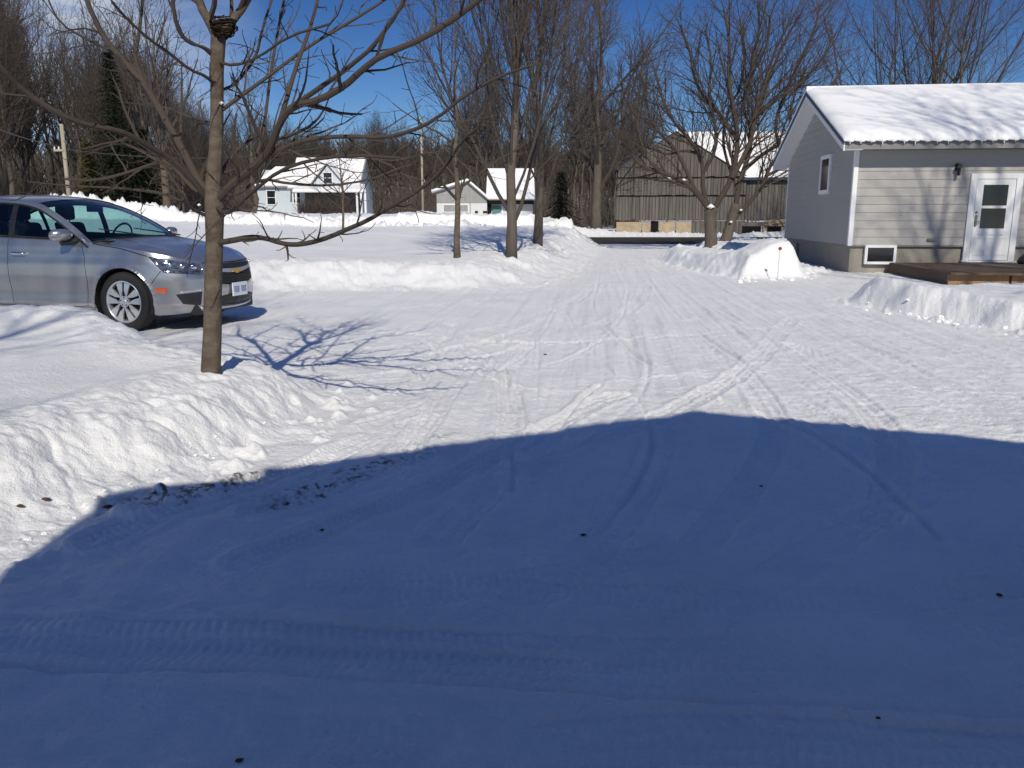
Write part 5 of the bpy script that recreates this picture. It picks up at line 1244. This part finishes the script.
# ---------------------------------------------------------------- light, sky, camera
w = bpy.data.worlds.new('World'); sc.world = w; w.use_nodes = True; nt = w.node_tree; L = nt.links.new
bg = nt.nodes['Background']; sky = nt.nodes.new('ShaderNodeTexSky'); sky.sky_type = 'NISHITA'; sky.sun_disc = False
sky.sun_elevation = SUN_EL; sky.sun_rotation = SUN_AZ % (2*math.pi); sky.altitude = 300; sky.air_density = 1.0; sky.dust_density = .1; sky.ozone_density = 4.0
hs = nt.nodes.new('ShaderNodeHueSaturation'); hs.inputs['Saturation'].default_value = SKY_SAT; hs.inputs['Value'].default_value = 1; L(sky.outputs[0], hs.inputs['Color'])
tc = nt.nodes.new('ShaderNodeTexCoord'); mp = nt.nodes.new('ShaderNodeMapping'); mp.inputs['Scale'].default_value = (1,1,3.2); L(tc.outputs['Generated'], mp.inputs[0])
n = nt.nodes.new('ShaderNodeTexNoise'); n.inputs['Scale'].default_value = 5.5; n.inputs['Detail'].default_value = 7; n.inputs['Roughness'].default_value = .55; L(mp.outputs[0], n.inputs[0])
rp = nt.nodes.new('ShaderNodeValToRGB'); rp.color_ramp.elements[0].position = .40; rp.color_ramp.elements[1].position = .60; L(n.outputs['Fac'], rp.inputs[0])
sep = nt.nodes.new('ShaderNodeSeparateXYZ'); L(tc.outputs['Generated'], sep.inputs[0])
mr = nt.nodes.new('ShaderNodeMapRange'); mr.inputs['From Min'].default_value = -.26; mr.inputs['From Max'].default_value = -.42; L(sep.outputs['X'], mr.inputs[0])
mu = nt.nodes.new('ShaderNodeMath'); mu.operation = 'MULTIPLY'; L(rp.outputs[0], mu.inputs[0]); L(mr.outputs[0], mu.inputs[1])
mz = nt.nodes.new('ShaderNodeMapRange'); mz.inputs['From Min'].default_value = .44; mz.inputs['From Max'].default_value = .30; L(sep.outputs['Z'], mz.inputs[0]); my = nt.nodes.new('ShaderNodeMapRange'); my.inputs['From Min'].default_value = .3; my.inputs['From Max'].default_value = .6; L(sep.outputs['Y'], my.inputs[0]); mm_ = nt.nodes.new('ShaderNodeMath'); mm_.operation = 'MULTIPLY'; L(mz.outputs[0], mm_.inputs[0]); L(my.outputs[0], mm_.inputs[1]); m3_ = nt.nodes.new('ShaderNodeMath'); m3_.operation = 'MULTIPLY'; L(mu.outputs[0], m3_.inputs[0]); L(mm_.outputs[0], m3_.inputs[1]); mu = m3_; mu2 = nt.nodes.new('ShaderNodeMath'); mu2.operation = 'MULTIPLY'; mu2.inputs[1].default_value = .9; L(mu.outputs[0], mu2.inputs[0])
mp.inputs['Location'].default_value = (.35,.2,.1); sr = nt.nodes.new('ShaderNodeValToRGB'); L(sep.outputs['Z'], sr.inputs[0]); cr_ = sr.color_ramp; cr_.elements[0].position = 0; cr_.elements[0].color = (.50,.60,.72,1); cr_.elements[1].position = 1; cr_.elements[1].color = (1.2,.84,.92,1)
for p_, c_ in ((.27,(.25,.30,.46,1)),(.6,(.92,.66,.78,1))): e_ = cr_.elements.new(p_); e_.color = c_
ml = nt.nodes.new('ShaderNodeMixRGB'); ml.blend_type = 'MULTIPLY'; ml.inputs[0].default_value = 1; L(hs.outputs[0], ml.inputs[1]); L(sr.outputs[0], ml.inputs[2])
mx = nt.nodes.new('ShaderNodeMixRGB'); L(mu2.outputs[0], mx.inputs[0]); L(ml.outputs[0], mx.inputs[1]); mx.inputs[2].default_value = (4.6,5.1,6.0,1)
L(mx.outputs[0], bg.inputs[0]); bg.inputs[1].default_value = SKY
s = bpy.data.lights.new('sun','SUN'); s.energy = SUN; s.angle = R(.6); s.color = (1,.935,.79); so = bpy.data.objects.new('sun', s); col.objects.link(so)
dv = Vector((math.sin(SUN_AZ)*math.cos(SUN_EL), math.cos(SUN_AZ)*math.cos(SUN_EL), math.sin(SUN_EL))); so.rotation_euler = dv.to_track_quat('Z','Y').to_euler(); so.location = dv*30
cam = bpy.data.cameras.new('camera'); co = bpy.data.objects.new('camera', cam); col.objects.link(co); co.location = (0,0,CH); co.rotation_euler = (math.pi/2-CP,0,0)
cam.sensor_width = 36; cam.lens = CF*36/1024; cam.clip_start = .05; cam.clip_end = 3000; sc.camera = co
sc.view_settings.view_transform = 'Standard'; sc.view_settings.look = 'None'; sc.view_settings.gamma = 1; sc.view_settings.use_curve_mapping = False; sc.view_settings.exposure = EXPO
sc.render.engine = 'CYCLES'; sc.cycles.max_bounces = 6; sc.cycles.transparent_max_bounces = 12; sc.cycles.use_denoising = True
